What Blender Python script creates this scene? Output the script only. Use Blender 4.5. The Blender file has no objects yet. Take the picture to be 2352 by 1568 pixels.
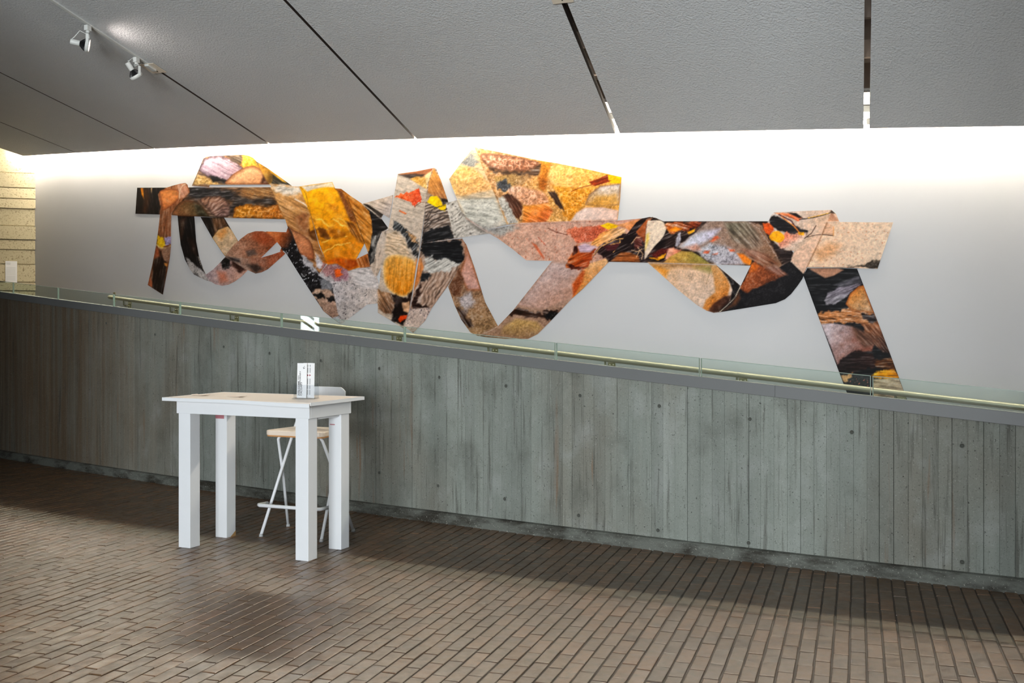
import bpy, bmesh, math, random
import numpy as np
from mathutils import Vector, Matrix
from mathutils.geometry import delaunay_2d_cdt

random.seed(7)
rng = np.random.default_rng(11)
SC = bpy.context.scene
COL = SC.collection

# ------------------------------------------------------------------ camera
F_PX, CX, VH, HC = 2400.0, 1176.0, 746.0, 1.55      # focal length in px, principal column, horizon row, eye height
cam_d = bpy.data.cameras.new('camera')
cam_d.sensor_fit = 'HORIZONTAL'
cam_d.sensor_width = 36.0
cam_d.lens = 36.0 * F_PX / 2352.0
cam_d.shift_y = -(784.0 - VH) / 2352.0
cam_d.clip_start = 0.05
cam = bpy.data.objects.new('camera', cam_d)
COL.objects.link(cam)
cam.location = (0, 0, HC)
cam.rotation_euler = (math.pi / 2, 0, 0)
SC.camera = cam

# ------------------------------------------------------------------ world, daylight, exposure
world = bpy.data.worlds.new('lobby_daylight')
SC.world = world
world.use_nodes = True
world.node_tree.nodes['Background'].inputs[0].default_value = (0.86, 0.93, 1.0, 1)
world.node_tree.nodes['Background'].inputs[1].default_value = WORLD_STRENGTH = 0.30
SC.view_settings.view_transform = 'Standard'
SC.view_settings.look = 'None'
SC.view_settings.gamma = 1.0
SC.view_settings.use_curve_mapping = False
SC.view_settings.exposure = 0.0
SC.cycles.use_denoising = True

def area_light(name, loc, target, sx, sy, power, color):
    l = bpy.data.lights.new(name, 'AREA')
    l.shape = 'RECTANGLE'; l.size = sx; l.size_y = sy
    l.energy = power; l.color = color
    o = bpy.data.objects.new(name, l); COL.objects.link(o)
    o.location = loc
    o.rotation_euler = (Vector(target) - Vector(loc)).to_track_quat('-Z', 'Y').to_euler()
    return o
# daylight through the glazed lobby front behind the photographer
WINDOWS = [((-3.95, -6.9, 2.1), 2.2, 2.7), ((-1.45, -6.9, 2.1), 2.2, 2.7)]
for loc, sx, sy in WINDOWS:
    area_light('window_daylight', loc, (loc[0], 10, 2.1), sx, sy, 960, (0.92, 0.97, 1.0))
PRINT_GAIN = 0.9
COVE_STRENGTH = 212.0
SPOT_POWER = 10.0

# ------------------------------------------------------------------ plan of the curved ramp (front of the kerb: y = a x^2 + b x + c)
QA, QB, QC = 0.01436152, -0.64804735, 7.80297423
_x = np.linspace(-14, 9, 4601)
_m = 2 * QA * _x + QB
_ds = np.sqrt(1 + _m * _m)
_s = np.concatenate([[0], np.cumsum((_ds[1:] + _ds[:-1]) / 2 * np.diff(_x))])
_s -= np.interp(0, _x, _s)
def plan(s, d):
    """point at arc length s, d metres behind the kerb front"""
    x = np.interp(s, _s, _x); m = 2 * QA * x + QB
    q = np.sqrt(1 + m * m)
    return x - d * m / q, QA * x * x + QB * x + QC + d / q
def P3(s, d, z):
    x, y = plan(s, d); return (float(x), float(y), float(z))
def tangent(s):
    x = np.interp(s, _s, _x); m = 2 * QA * x + QB
    return Vector((1, m, 0)).normalized()          # towards the right of the picture
def normal_out(s):
    t = tangent(s); return Vector((t.y, -t.x, 0))     # towards the room
_sg = np.linspace(-15, 8.5, 4701)
def s_of_u(u, d):
    x, y = plan(_sg, d)
    return np.interp(u, CX + F_PX * x / y, _sg)
def sz_of_uv(u, v, d):
    s = s_of_u(u, d); x, y = plan(s, d)
    return s, HC + (VH - v) * y / F_PX
def low_z(s):  return 1.2455 - 0.0825 * s      # top of the concrete parapet (ramp rises 1 in 12)
def cap_z(s):  return 1.3225 - 0.0825 * s      # top of its steel channel
def rail_z(s): return 1.223 - 0.0845 * s
D_WALL = 1.95
S0, S1 = -13.5, 6.6

# ------------------------------------------------------------------ mesh helpers
def link(o, parent=None):
    COL.objects.link(o)
    if parent is not None: o.parent = parent
    return o
def mesh_obj(name, verts, faces, mat, parent=None, smooth=False):
    me = bpy.data.meshes.new(name)
    me.from_pydata([tuple(map(float, v)) for v in verts], [], faces)
    if mat: me.materials.append(mat)
    if smooth: me.polygons.foreach_set('use_smooth', [True] * len(me.polygons))
    me.update()
    return link(bpy.data.objects.new(name, me), parent)
def tag(o, label=None, cat=None, group=None, kind=None):
    if label: o['label'] = label
    if cat: o['category'] = cat
    if group: o['group'] = group
    if kind: o['kind'] = kind
    return o
def empty(name, loc=(0, 0, 0), rz=0.0):
    o = bpy.data.objects.new(name, None); o.empty_display_size = 0.1
    o.location = loc; o.rotation_euler = (0, 0, rz)
    return link(o)
BOXF = [(0, 3, 2, 1), (4, 5, 6, 7), (0, 1, 5, 4), (1, 2, 6, 5), (2, 3, 7, 6), (3, 0, 4, 7)]
class MB:
    def __init__(s): s.v = []; s.f = []; s.sm = []
    def add(s, vs, fs, smooth=False):
        o = len(s.v); s.v += [tuple(map(float, p)) for p in vs]
        s.f += [tuple(i + o for i in q) for q in fs]; s.sm += [smooth] * len(fs)
        return s
    def box(s, c, size, M=None):
        hx, hy, hz = [k / 2 for k in size]
        pts = [Vector(p) for p in ((-hx, -hy, -hz), (hx, -hy, -hz), (hx, hy, -hz), (-hx, hy, -hz), (-hx, -hy, hz), (hx, -hy, hz), (hx, hy, hz), (-hx, hy, hz))]
        if M is not None: pts = [M @ p for p in pts]
        return s.add([p + Vector(c) for p in pts], BOXF)
    def hexa(s, p8): return s.add(p8, BOXF)
    def tube(s, path, r, n=12, closed=False, cap=True, flat=None):
        path = [Vector(p) for p in path]; k = len(path); rs = r if isinstance(r, (list, tuple)) else [r] * k
        up = None; vs = []
        for i, p in enumerate(path):
            a = path[(i - 1) % k] if (closed or i) else p
            b = path[(i + 1) % k] if (closed or i < k - 1) else p
            t = (b - a).normalized()
            if up is None:
                up = Vector((0, 0, 1)) if abs(t.z) < 0.9 else Vector((1, 0, 0))
            x = t.cross(up).normalized(); y = x.cross(t).normalized(); up = y
            for j in range(n):
                w = 2 * math.pi * j / n
                fx, fy = (flat if flat else (1, 1))
                vs.append(p + x * (math.cos(w) * rs[i] * fx) + y * (math.sin(w) * rs[i] * fy))
        fs = []
        for i in range(k if closed else k - 1):
            for j in range(n):
                a, b = i * n + j, i * n + (j + 1) % n
                c, d = ((i + 1) % k) * n + (j + 1) % n, ((i + 1) % k) * n + j
                fs.append((a, b, c, d))
        s.add(vs, fs, True)
        if cap and not closed:
            o = len(s.v) - len(vs)
            s.f.append(tuple(o + j for j in reversed(range(n)))); s.sm.append(False)
            s.f.append(tuple(o + (k - 1) * n + j for j in range(n))); s.sm.append(False)
        return s
    def cyl(s, a, b, r, n=20, r2=None): return s.tube([a, b], [r, r if r2 is None else r2], n)
    def prism(s, poly, z0, z1):
        n = len(poly)
        vs = [(x, y, z0) for x, y in poly] + [(x, y, z1) for x, y in poly]
        return s.add(vs, [tuple(reversed(range(n))), tuple(range(n, 2 * n))] + [(i, (i + 1) % n, n + (i + 1) % n, n + i) for i in range(n)])
    def build(s, name, mat, parent=None, bevel=0.0, seg=2, M=None):
        vs = s.v if M is None else [M @ Vector(p) for p in s.v]
        me = bpy.data.meshes.new(name); me.from_pydata([tuple(p) for p in vs], [], s.f)
        me.polygons.foreach_set('use_smooth', s.sm)
        if bevel:
            bm = bmesh.new(); bm.from_mesh(me)
            es = [e for e in bm.edges if len(e.link_faces) == 2 and e.calc_face_angle(0) > 0.6]
            bmesh.ops.bevel(bm, geom=es, offset=bevel, segments=seg, affect='EDGES', profile=0.6, clamp_overlap=True)
            bm.to_mesh(me); bm.free()
        me.update()
        if mat: me.materials.append(mat)
        return link(bpy.data.objects.new(name, me), parent)
def sweep(name, s0, s1, n, section, mat, parent=None, smooth=False):
    """closed cross-section [(d, z)...] carried along the ramp curve"""
    vs = []; ss = np.linspace(s0, s1, n); k = len(section(s0))
    for t in ss: vs += [P3(t, d, z) for d, z in section(t)]
    fs = [(i * k + j, i * k + (j + 1) % k, (i + 1) * k + (j + 1) % k, (i + 1) * k + j) for i in range(n - 1) for j in range(k)]
    fs += [tuple(range(k)), tuple(reversed(range((n - 1) * k, n * k)))]
    o = mesh_obj(name, vs, fs, mat, parent)
    bm = bmesh.new(); bm.from_mesh(o.data); bmesh.ops.recalc_face_normals(bm, faces=bm.faces); bm.to_mesh(o.data); bm.free()
    return o

# ------------------------------------------------------------------ materials
def lin(c):
    return tuple(((x / 255) / 12.92 if x / 255 <= 0.04045 else ((x / 255 + 0.055) / 1.055) ** 2.4) for x in c)
class NT:
    def __init__(s, name):
        s.m = bpy.data.materials.new(name); s.m.use_nodes = True
        s.t = s.m.node_tree; s.b = s.t.nodes['Principled BSDF']; s.out = s.t.nodes['Material Output']
    def n(s, ty, **kw):
        nd = s.t.nodes.new(ty)
        for k, v in kw.items(): setattr(nd, k, v)
        return nd
    def l(s, a, b): s.t.links.new(a, b)
    def pos(s, scale=(1, 1, 1)):
        g = s.n('ShaderNodeNewGeometry'); mp = s.n('ShaderNodeMapping')
        s.l(g.outputs['Position'], mp.inputs['Vector']); mp.inputs['Scale'].default_value = scale
        return mp.outputs['Vector']
    def noise(s, vec, scale, detail=3, rough=0.5, dist=0.0):
        nd = s.n('ShaderNodeTexNoise'); s.l(vec, nd.inputs['Vector'])
        nd.inputs['Scale'].default_value = scale; nd.inputs['Detail'].default_value = detail
        nd.inputs['Roughness'].default_value = rough; nd.inputs['Distortion'].default_value = dist
        return nd.outputs['Fac']
    def ramp(s, fac, stops):
        nd = s.n('ShaderNodeValToRGB'); s.l(fac, nd.inputs[0]); e = nd.color_ramp.elements
        while len(e) < len(stops): e.new(0.5)
        for el, (p, c) in zip(e, stops):
            el.position = p; el.color = (tuple(c) + (1,)) if hasattr(c, '__len__') else (c, c, c, 1)
        return nd.outputs['Color']
    def mix(s, fac, a, b, mode='MIX'):
        nd = s.n('ShaderNodeMix', data_type='RGBA', blend_type=mode)
        for sock, v in ((nd.inputs[0], fac), (nd.inputs[6], a), (nd.inputs[7], b)):
            if hasattr(v, 'is_linked'): s.l(v, sock)
            elif hasattr(v, '__len__'): sock.default_value = tuple(v) + (1,)
            else: sock.default_value = v
        return nd.outputs[2]
    def math(s, op, a, b=0.5):
        nd = s.n('ShaderNodeMath', operation=op)
        for i, v in enumerate((a, b)):
            if hasattr(v, 'is_linked'): s.l(v, nd.inputs[i])
            else: nd.inputs[i].default_value = v
        return nd.outputs[0]
    def bump(s, h, strength=0.3, dist=0.01):
        nd = s.n('ShaderNodeBump'); nd.inputs['Strength'].default_value = strength; nd.inputs['Distance'].default_value = dist
        s.l(h, nd.inputs['Height']); s.l(nd.outputs[0], s.b.inputs['Normal'])
    def base(s, c):
        if hasattr(c, 'is_linked'): s.l(c, s.b.inputs['Base Color'])
        else: s.b.inputs['Base Color'].default_value = tuple(c) + (1,)
    def set(s, **kw):
        for k, v in kw.items():
            i = s.b.inputs[k.replace('_', ' ')]
            if hasattr(v, 'is_linked'): s.l(v, i)
            else: i.default_value = v
        return s
def plain(name, srgb, rough=0.5, metal=0.0, var=0.06, scale=6.0, bump=0.0, spec=0.5):
    t = NT(name); c = lin(srgb)
    f = t.noise(t.pos(), scale, 4, 0.6)
    t.base(t.mix(f, [k * (1 - var) for k in c], [min(1, k * (1 + var)) for k in c]))
    t.set(Roughness=rough, Metallic=metal)
    t.b.inputs['Specular IOR Level'].default_value = spec
    if bump: t.bump(t.noise(t.pos(), scale * 20, 3), bump, 0.002)
    return t.m

M_white = plain('white_paint', (226, 229, 232), 0.42, var=0.03)
M_wall = plain('mural_wall_paint', (208, 208, 210), 0.55, var=0.01, scale=2)
M_top = plain('cream_tabletop', (226, 214, 202), 0.4, var=0.05)
M_pink = plain('pink_paint', (186, 120, 128), 0.5)
M_raw = plain('bare_wood', (176, 138, 88), 0.6)
M_seat = plain('pale_seat_lacquer', (232, 216, 198), 0.35)
M_seatedge = plain('orange_wood_edge', (196, 140, 84), 0.45)
M_steel = plain('grey_channel_paint', (108, 110, 110), 0.45, var=0.04, scale=1.5)
M_brass = plain('cream_brass_rail', (174, 169, 148), 0.34, metal=0.3, var=0.05)
M_bracket = plain('bracket_metal', (150, 146, 118), 0.35, metal=0.5)
M_bolt = plain('bright_bolt', (240, 236, 220), 0.25, metal=0.4)
M_dark = plain('black_cast_metal', (22, 22, 24), 0.4, var=0.1)
M_rubber = plain('grey_rubber', (170, 172, 172), 0.6)
M_trackwhite = plain('track_white', (214, 216, 212), 0.4)
M_cavity = plain('brown_cavity_board', (58, 46, 38), 0.8, var=0.3, scale=4)
M_joist = plain('cavity_joist', (128, 112, 100), 0.8, var=0.2)
M_paper = plain('paper_white', (236, 236, 236), 0.6, var=0.01)
M_cream = plain('paper_cream', (228, 212, 200), 0.6, var=0.04)
M_ink = plain('black_ink', (24, 24, 26), 0.6)
M_red = plain('red_ink', (150, 26, 48), 0.6)
M_greyink = plain('grey_ink', (176, 178, 180), 0.6)
M_ramp = plain('ramp_floor', (70, 62, 56), 0.5)
M_slab = plain('outer_wall_paint', (120, 120, 118), 0.7)

# ceiling: grey paint over a pebbly plaster
t = NT('grey_stipple_ceiling')
f = t.noise(t.pos(), 0.8, 3)
t.base(t.mix(f, lin((208, 211, 212)), lin((218, 221, 222))))
t.set(Roughness=0.5); t.b.inputs['Specular IOR Level'].default_value = 0.4
t.bump(t.noise(t.pos(), 62, 4, 0.55), 0.9, 0.012)
M_ceil = t.m

# board-marked concrete
def concrete(name, warm=False):
    t = NT(name)
    streak = t.noise(t.pos((7, 7, 0.35)), 1.6, 5, 0.6)
    cloud = t.noise(t.pos((1, 1, 0.45)), 1.1, 4, 0.55)
    fine = t.noise(t.pos(), 120, 3, 0.7)
    oi = t.n('ShaderNodeObjectInfo')
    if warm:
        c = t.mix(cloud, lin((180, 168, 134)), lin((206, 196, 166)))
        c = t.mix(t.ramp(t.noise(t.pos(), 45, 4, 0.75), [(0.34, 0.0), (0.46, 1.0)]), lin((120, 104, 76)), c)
    else:
        c = t.mix(streak, lin((112, 119, 112)), lin((148, 153, 145)))
        c = t.mix(t.ramp(cloud, [(0.46, 0.0), (0.68, 0.65)]), c, lin((116, 108, 94)))
        blot = t.noise(t.pos((1, 1, 0.8)), 3.3, 5, 0.6)
        c = t.mix(t.ramp(blot, [(0.30, 0.5), (0.46, 0.0)]), c, lin((156, 160, 156)))
        c = t.mix(t.ramp(blot, [(0.54, 0.0), (0.72, 0.55)]), c, lin((88, 90, 82)))
        rust = t.noise(t.pos((9, 9, 0.55)), 1.9, 3, 0.5)
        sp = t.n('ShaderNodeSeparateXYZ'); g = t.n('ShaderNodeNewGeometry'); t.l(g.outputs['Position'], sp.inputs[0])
        c = t.mix(t.math('MULTIPLY', t.ramp(rust, [(0.62, 0.0), (0.72, 0.7)]), t.ramp(cloud, [(0.50, 0.0), (0.62, 1.0)])), c, lin((126, 88, 56)))
        # brown tint growing towards the far upper end of the ramp
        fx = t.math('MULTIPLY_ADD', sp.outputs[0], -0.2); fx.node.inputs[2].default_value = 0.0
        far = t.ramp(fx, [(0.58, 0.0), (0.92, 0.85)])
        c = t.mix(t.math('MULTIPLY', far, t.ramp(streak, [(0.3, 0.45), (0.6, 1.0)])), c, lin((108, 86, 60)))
        dark = t.noise(t.pos((13, 13, 0.6)), 2.3, 4, 0.65)
        c = t.mix(t.ramp(dark, [(0.56, 0.0), (0.70, 0.7)]), c, lin((66, 64, 57)))
        c = t.mix(t.ramp(t.noise(t.pos(), 70, 2, 0.6), [(0.27, 0.85), (0.34, 0.0)]), c, lin((40, 40, 36)))
        c = t.mix(t.ramp(fine, [(0.30, 0.7), (0.40, 0.0)]), c, lin((64, 66, 60)))
        c = t.mix(t.ramp(fine, [(0.62, 0.0), (0.72, 0.55)]), c, lin((196, 198, 192)))
    c = t.mix(1.0, c, t.ramp(oi.outputs['Random'], [(0.0, 0.88), (1.0, 1.06)]), 'MULTIPLY')
    t.base(c); t.set(Roughness=0.78)
    t.bump(t.noise(t.pos(), 60, 5, 0.7), 0.5, 0.004)
    return t.m
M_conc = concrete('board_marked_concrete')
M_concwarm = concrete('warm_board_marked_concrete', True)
t = NT('stained_kerb_concrete')
k1 = t.noise(t.pos((1, 1, 3)), 3.0, 5, 0.65)
c = t.mix(t.ramp(k1, [(0.42, 0.0), (0.62, 1.0)]), lin((100, 103, 96)), lin((44, 41, 33)))
c = t.mix(t.ramp(t.noise(t.pos(), 90, 3, 0.7), [(0.62, 0.0), (0.7, 0.7)]), c, lin((190, 190, 178)))
t.base(c); t.set(Roughness=0.75); t.bump(t.noise(t.pos(), 50, 4, 0.7), 0.5, 0.005)
M_kerb = t.m

# paving bricks: glazed brown pavers, each its own tone
def brick_mat(name, per_face):
    t = NT(name)
    if per_face:
        a = t.n('ShaderNodeAttribute'); a.attribute_name = 'tone'; r = a.outputs['Fac']
    else:
        r = t.n('ShaderNodeObjectInfo').outputs['Random']
    wear = t.noise(t.pos(), 9, 5, 0.7)
    c = t.ramp(r, [(0.0, lin((82, 60, 39))), (0.5, lin((94, 69, 43))), (1.0, lin((110, 77, 48)))])
    c = t.mix(t.ramp(wear, [(0.50, 0.0), (0.70, 0.55)]), c, lin((58, 47, 40)))
    pit = t.math('MULTIPLY', t.ramp(t.noise(t.pos(), 230, 3, 0.75), [(0.50, 0.0), (0.58, 1.0)]), t.ramp(t.noise(t.pos(), 17, 4, 0.6), [(0.46, 0.0), (0.62, 0.85)]))
    c = t.mix(pit, c, lin((40, 34, 29)))
    t.base(c)
    t.set(Roughness=t.ramp(t.noise(t.pos(), 14, 4, 0.6), [(0.3, 0.30), (0.7, 0.50)]))
    t.b.inputs['Specular IOR Level'].default_value = 1.0
    t.bump(t.noise(t.pos(), 40, 3, 0.6), 0.12, 0.003)
    return t.m
M_brick = brick_mat('brown_paver', False)
M_brickf = brick_mat('brown_paver_field', True)
M_mortar = plain('dark_mortar', (66, 56, 46), 0.7, var=0.25, scale=30)

def glass_mat(name, tint, spec=1.0, rough=0.0):
    t = NT(name); nt = t.t
    tr = t.n('ShaderNodeBsdfTransparent'); tr.inputs[0].default_value = tuple(tint) + (1,)
    gl = t.n('ShaderNodeBsdfGlossy'); gl.inputs['Roughness'].default_value = rough
    fr = t.n('ShaderNodeLayerWeight'); fr.inputs[0].default_value = 0.5
    mx = t.n('ShaderNodeMixShader')
    sch = t.math('MULTIPLY_ADD', t.math('POWER', fr.outputs['Facing'], 5.0), 0.9); sch.node.inputs[2].default_value = 0.03
    t.l(t.math('MULTIPLY', sch, spec), mx.inputs[0]); t.l(tr.outputs[0], mx.inputs[1]); t.l(gl.outputs[0], mx.inputs[2])
    t.l(mx.outputs[0], t.out.inputs['Surface']); nt.nodes.remove(t.b)
    return t.m
M_glass = glass_mat('green_tinted_glass', (0.90, 0.955, 0.93))
M_glassedge = plain('glass_cut_edge', (138, 156, 144), 0.25)
M_acrylic = glass_mat('clear_acrylic', (0.95, 0.96, 0.97))
def emit(name, col, strength):
    t = NT(name); e = t.n('ShaderNodeEmission'); e.inputs[0].default_value = tuple(col) + (1,); e.inputs[1].default_value = strength
    t.l(e.outputs[0], t.out.inputs['Surface']); t.t.nodes.remove(t.b); return t.m
M_tube = emit('cove_tube_glow', (1.0, 0.89, 0.72), COVE_STRENGTH)
M_sky = emit('bright_sky_pane', (0.92, 0.97, 1.0), 22.0)
M_bulb = emit('spot_bulb_glow', (1.0, 0.86, 0.80), 6.0)

# ================================================================== STRUCTURE
BR = Vector((0.3144, 0.9493, 0)); BC = Vector((0.9493, -0.3144, 0))      # brick length direction / row direction
def floor_xy(u, v):
    y = F_PX * HC / (v - VH); return (u - CX) / F_PX * y, y

# ---- floor: mortar bed, pavers
floor = mesh_obj('floor', [(-16, -8, -0.006), (12, -8, -0.006), (12, 16, -0.006), (-16, 16, -0.006)], [(0, 1, 2, 3)], M_mortar)
tag(floor, 'dark brown brick paving laid in long diagonal rows', None, None, 'structure')
PW, PL = 0.0765, 0.204
def brick_mesh(w, l):
    hx, hy = w / 2, l / 2
    rings = [(0.0, -0.03), (0.0, -0.0030), (0.0022, -0.0006), (0.0068, 0.0)]      # side, arris, worn shoulder, top
    vs = [(sx * (hx - i), sy * (hy - i), z) for i, z in rings for sx, sy in ((-1, -1), (1, -1), (1, 1), (-1, 1))]
    fs = [(12, 13, 14, 15)]
    for k in range(3):
        for i in range(4):
            j = (i + 1) % 4
            fs.append((4 * k + i, 4 * k + j, 4 * k + 4 + j, 4 * k + 4 + i))
    return vs, fs
bv, bf = brick_mesh(PW - 0.0085, PL - 0.0035)
cand = []
for r in range(-160, 150):
    off = rng.uniform(0, PL) * 0.35 + (r % 2) * PL * 0.5
    for k in range(-10, 80):
        a = r * PW; b = k * PL + off
        c = BC * a + BR * b
        if not (1.9 < c.y < 15 and -9.5 < c.x < 5.5): continue
        s = np.interp(c.x, _x, _s)
        if c.y > QA * c.x ** 2 + QB * c.x + QC + 0.16: continue
        u = CX + F_PX * c.x / c.y; v = VH + F_PX * HC / c.y
        if u < -420 or u > 2780 or v > 1960: continue
        cand.append((c, u, v))
def brick_matrix(c, j):
    return (Matrix.Translation((c.x + rng.normal(0, 0.0008), c.y + rng.normal(0, 0.0008), rng.normal(0, 0.0007)))
            @ Matrix.Rotation(math.atan2(-BR.x, BR.y) + rng.normal(0, 0.006), 4, 'Z')
            @ Matrix.Rotation(rng.normal(0, 0.006), 4, 'X') @ Matrix.Rotation(rng.normal(0, 0.010), 4, 'Y'))
inview = [i for i, (c, u, v) in enumerate(cand) if 0 <= u <= 2352 and v <= 1566]
near = set(sorted(inview, key=lambda i: cand[i][0].y)[:300])
bme = bpy.data.meshes.new('paving_brick'); bme.from_pydata(bv, [], bf); bme.materials.append(M_brick)
fv, ff, tone = [], [], []
for i, (c, u, v) in enumerate(cand):
    M = brick_matrix(c, i)
    if i in near:
        o = link(bpy.data.objects.new('paving_brick', bme), floor); o.matrix_local = M
    else:
        o0 = len(fv); fv += [tuple(M @ Vector(p)) for p in bv]
        ff += [tuple(q + o0 for q in f_) for f_ in bf]; tone += [rng.random()] * len(bf)
field = mesh_obj('paving_bricks_beyond', fv, ff, M_brickf, floor)
at = field.data.attributes.new('tone', 'FLOAT', 'FACE'); at.data.foreach_set('value', tone)
field['kind'] = 'stuff'

# ---- parapet of the ramp: concrete core, board-marked strips, kerb
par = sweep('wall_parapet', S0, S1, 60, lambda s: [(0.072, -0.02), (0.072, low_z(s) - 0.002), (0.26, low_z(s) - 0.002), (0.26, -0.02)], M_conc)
tag(par, 'long board-marked grey concrete parapet wall of the ramp', None, None, 'structure')
s = -12.6; nb = 0
while s < 6.0:
    w = 0.086 + rng.normal(0, 0.004) + (0.05 if rng.random() < 0.08 else 0)
    g = 0.0007 if rng.random() < 0.8 else 0.003
    d0 = 0.05 + rng.uniform(-0.0012, 0.0015); d1 = 0.078
    a, b = s, s + w - g
    p = [P3(a, d0, 0), P3(b, d0, 0), P3(b, d1, 0), P3(a, d1, 0), P3(a, d0, low_z(a)), P3(b, d0, low_z(b)), P3(b, d1, low_z(b)), P3(a, d1, low_z(a))]
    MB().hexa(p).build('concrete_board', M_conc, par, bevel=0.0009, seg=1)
    s += w; nb += 1
# tie-bolt holes cast in the concrete
def tie_hole(u, v, r=0.0125):
    s, z = sz_of_uv(u, v, 0.047); s = float(s); z = float(z)
    nrm, tn = normal_out(s), tangent(s); c = Vector(P3(s, 0.047, z))
    m = MB(); n = 14; vs = []
    for rr, dd in ((1.35, -0.001), (1.0, 0.002), (0.85, -0.001), (0.55, -0.0025)):
        vs += [c + tn * (math.cos(2 * math.pi * j / n) * r * rr) + Vector((0, 0, math.sin(2 * math.pi * j / n) * r * rr)) + nrm * (dd + 0.003) for j in range(n)]
    fs = [(i * n + j, i * n + (j + 1) % n, (i + 1) * n + (j + 1) % n, (i + 1) * n + j) for i in range(3) for j in range(n)]
    m.add(vs[:2 * n], [(i * n + j, i * n + (j + 1) % n, (i + 1) * n + (j + 1) % n, (i + 1) * n + j) for i in range(1) for j in range(n)], True)
    ring = m.build('tie_hole_ring', M_conc, par)
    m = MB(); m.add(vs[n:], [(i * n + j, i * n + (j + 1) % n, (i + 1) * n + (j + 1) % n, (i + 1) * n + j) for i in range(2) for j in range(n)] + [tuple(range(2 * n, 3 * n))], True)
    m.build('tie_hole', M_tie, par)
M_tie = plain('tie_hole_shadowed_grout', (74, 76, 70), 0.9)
for u, v in [(245, 742), (357, 768), (515, 796), (620, 811), (738, 828), (872, 846), (1010, 866), (1163, 886), (1333, 908), (1515, 932), (1723, 962), (1957, 992), (2210, 1023),
             (872, 1085), (1007, 1115), (1160, 1145), (1330, 1183), (1512, 1217), (1720, 1246), (2210, 1290), (700, 1050), (528, 1005)]:
    tie_hole(u, v)
kerb = sweep('baseboard_parapet', S0, S1, 60, lambda s: [(0.0, -0.02), (0.004, 0.066), (0.016, 0.079), (0.06, 0.084), (0.06, -0.02)], M_kerb)
tag(kerb, 'stained concrete kerb along the foot of the parapet', None, None, 'structure')

# ---- ramp behind it and the mural wall
ramp = sweep('floor_ramp', S0, S1, 30, lambda s: [(0.25, 0.30 - 0.0825 * s - 0.12), (D_WALL, 0.30 - 0.0825 * s - 0.12), (D_WALL, 0.30 - 0.0825 * s), (0.25, 0.30 - 0.0825 * s)], M_ramp)
tag(ramp, 'sloping ramp floor hidden behind the parapet', None, None, 'structure')
def edge_z(s): return 3.1908 - 0.0765 * s
s_col = float(s_of_u(73, D_WALL))
wallm = sweep('wall_mural', s_col, S1, 70, lambda s: [(D_WALL, -0.2), (D_WALL, edge_z(s) + 0.42), (D_WALL + 0.12, edge_z(s) + 0.42), (D_WALL + 0.12, -0.2)], M_wall)
tag(wallm, 'white wall above the ramp carrying the ribbon mural', None, None, 'structure')
# concrete column at the far left, cast against horizontal boards
C0 = Vector(P3(s_col + 0.25, D_WALL + 0.27, 0)); CD = Vector((-0.947, -0.32, 0)).normalized(); CN = Vector((-CD.y, CD.x, 0))   # CN: away from the room
if CN.y < 0: CN = -CN
def col_uv(u, v, off):
    """point of the column face (off metres in front of it) seen at photo position u, v"""
    q = C0 - CN * off; k = (u - CX) / F_PX
    w = (k * q.y - q.x) / (CD.x - k * CD.y); pt = q + CD * w
    return w, HC + (VH - v) * pt.y / F_PX
def col_box(name, w0, w1, z0, z1, o0, o1, mat, parent=None):
    f_ = [C0 + CD * w0 - CN * o1, C0 + CD * w1 - CN * o1, C0 + CD * w1 - CN * o0, C0 + CD * w0 - CN * o0]
    return MB().hexa([(q.x, q.y, z0) for q in f_] + [(q.x, q.y, z1) for q in f_]).build(name, mat, parent)
col = col_box('wall_column', 0.0, 4.0, -0.2, 4.9, -0.3, 0.0, M_concwarm)
tag(col, 'warm-lit concrete wall marked by horizontal boards at far left', None, None, 'structure')
ys = [330, 398, 432, 457, 480, 519, 551, 574, 607, 648, 668, 690, 715, 745]
zz = [float(col_uv(60, y, 0.02)[1]) for y in ys]
zz = [zz[0] + 0.75, zz[0] + 0.5, zz[0] + 0.25] + zz
for i in range(len(zz) - 1):
    col_box('concrete_board', 0.0, 3.9, zz[i + 1] + 0.009, zz[i] - 0.007, -0.02, 0.024 + rng.uniform(-0.014, 0.014), M_concwarm, col)

# ---- ceiling: twisted soffit panels between open slots
D_EDGE = 1.40
SEAMS = [(-9.9, 0.115), (-8.32, 0.139), (-6.42, 0.164), (-4.24, 0.2008), (-2.09, 0.271), (0.165, 0.383), (2.277, 0.50), (4.45, 0.62), (6.5, 0.72)]
TDIR = Vector((-795.0 / 2400.0, -1.0, 0))           # towards the camera, per metre of depth
def ceil_pt(s, t, up=0.0, shift=0.0):
    k = np.interp(s, [a for a, _ in SEAMS], [b for _, b in SEAMS])
    x, y = plan(s, D_EDGE)
    p = Vector((float(x), float(y), float(edge_z(s)))) + TDIR * t + Vector((0, 0, float(k) * t + up))
    return p + BC * shift
ceil = mesh_obj('ceiling', [(-18, -8, 9.6), (14, -8, 9.6), (14, 18, 9.6), (-18, 18, 9.6)], [(0, 1, 2, 3)], M_cavity)
tag(ceil, 'grey stippled ceiling of twisted panels split by open slots', None, None, 'structure')
TL = 9.5
SLOT = [0.006, 0.007, 0.008, 0.013, 0.013, 0.021, 0.021, 0.021, 0.021]      # half widths of the open slots
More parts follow.
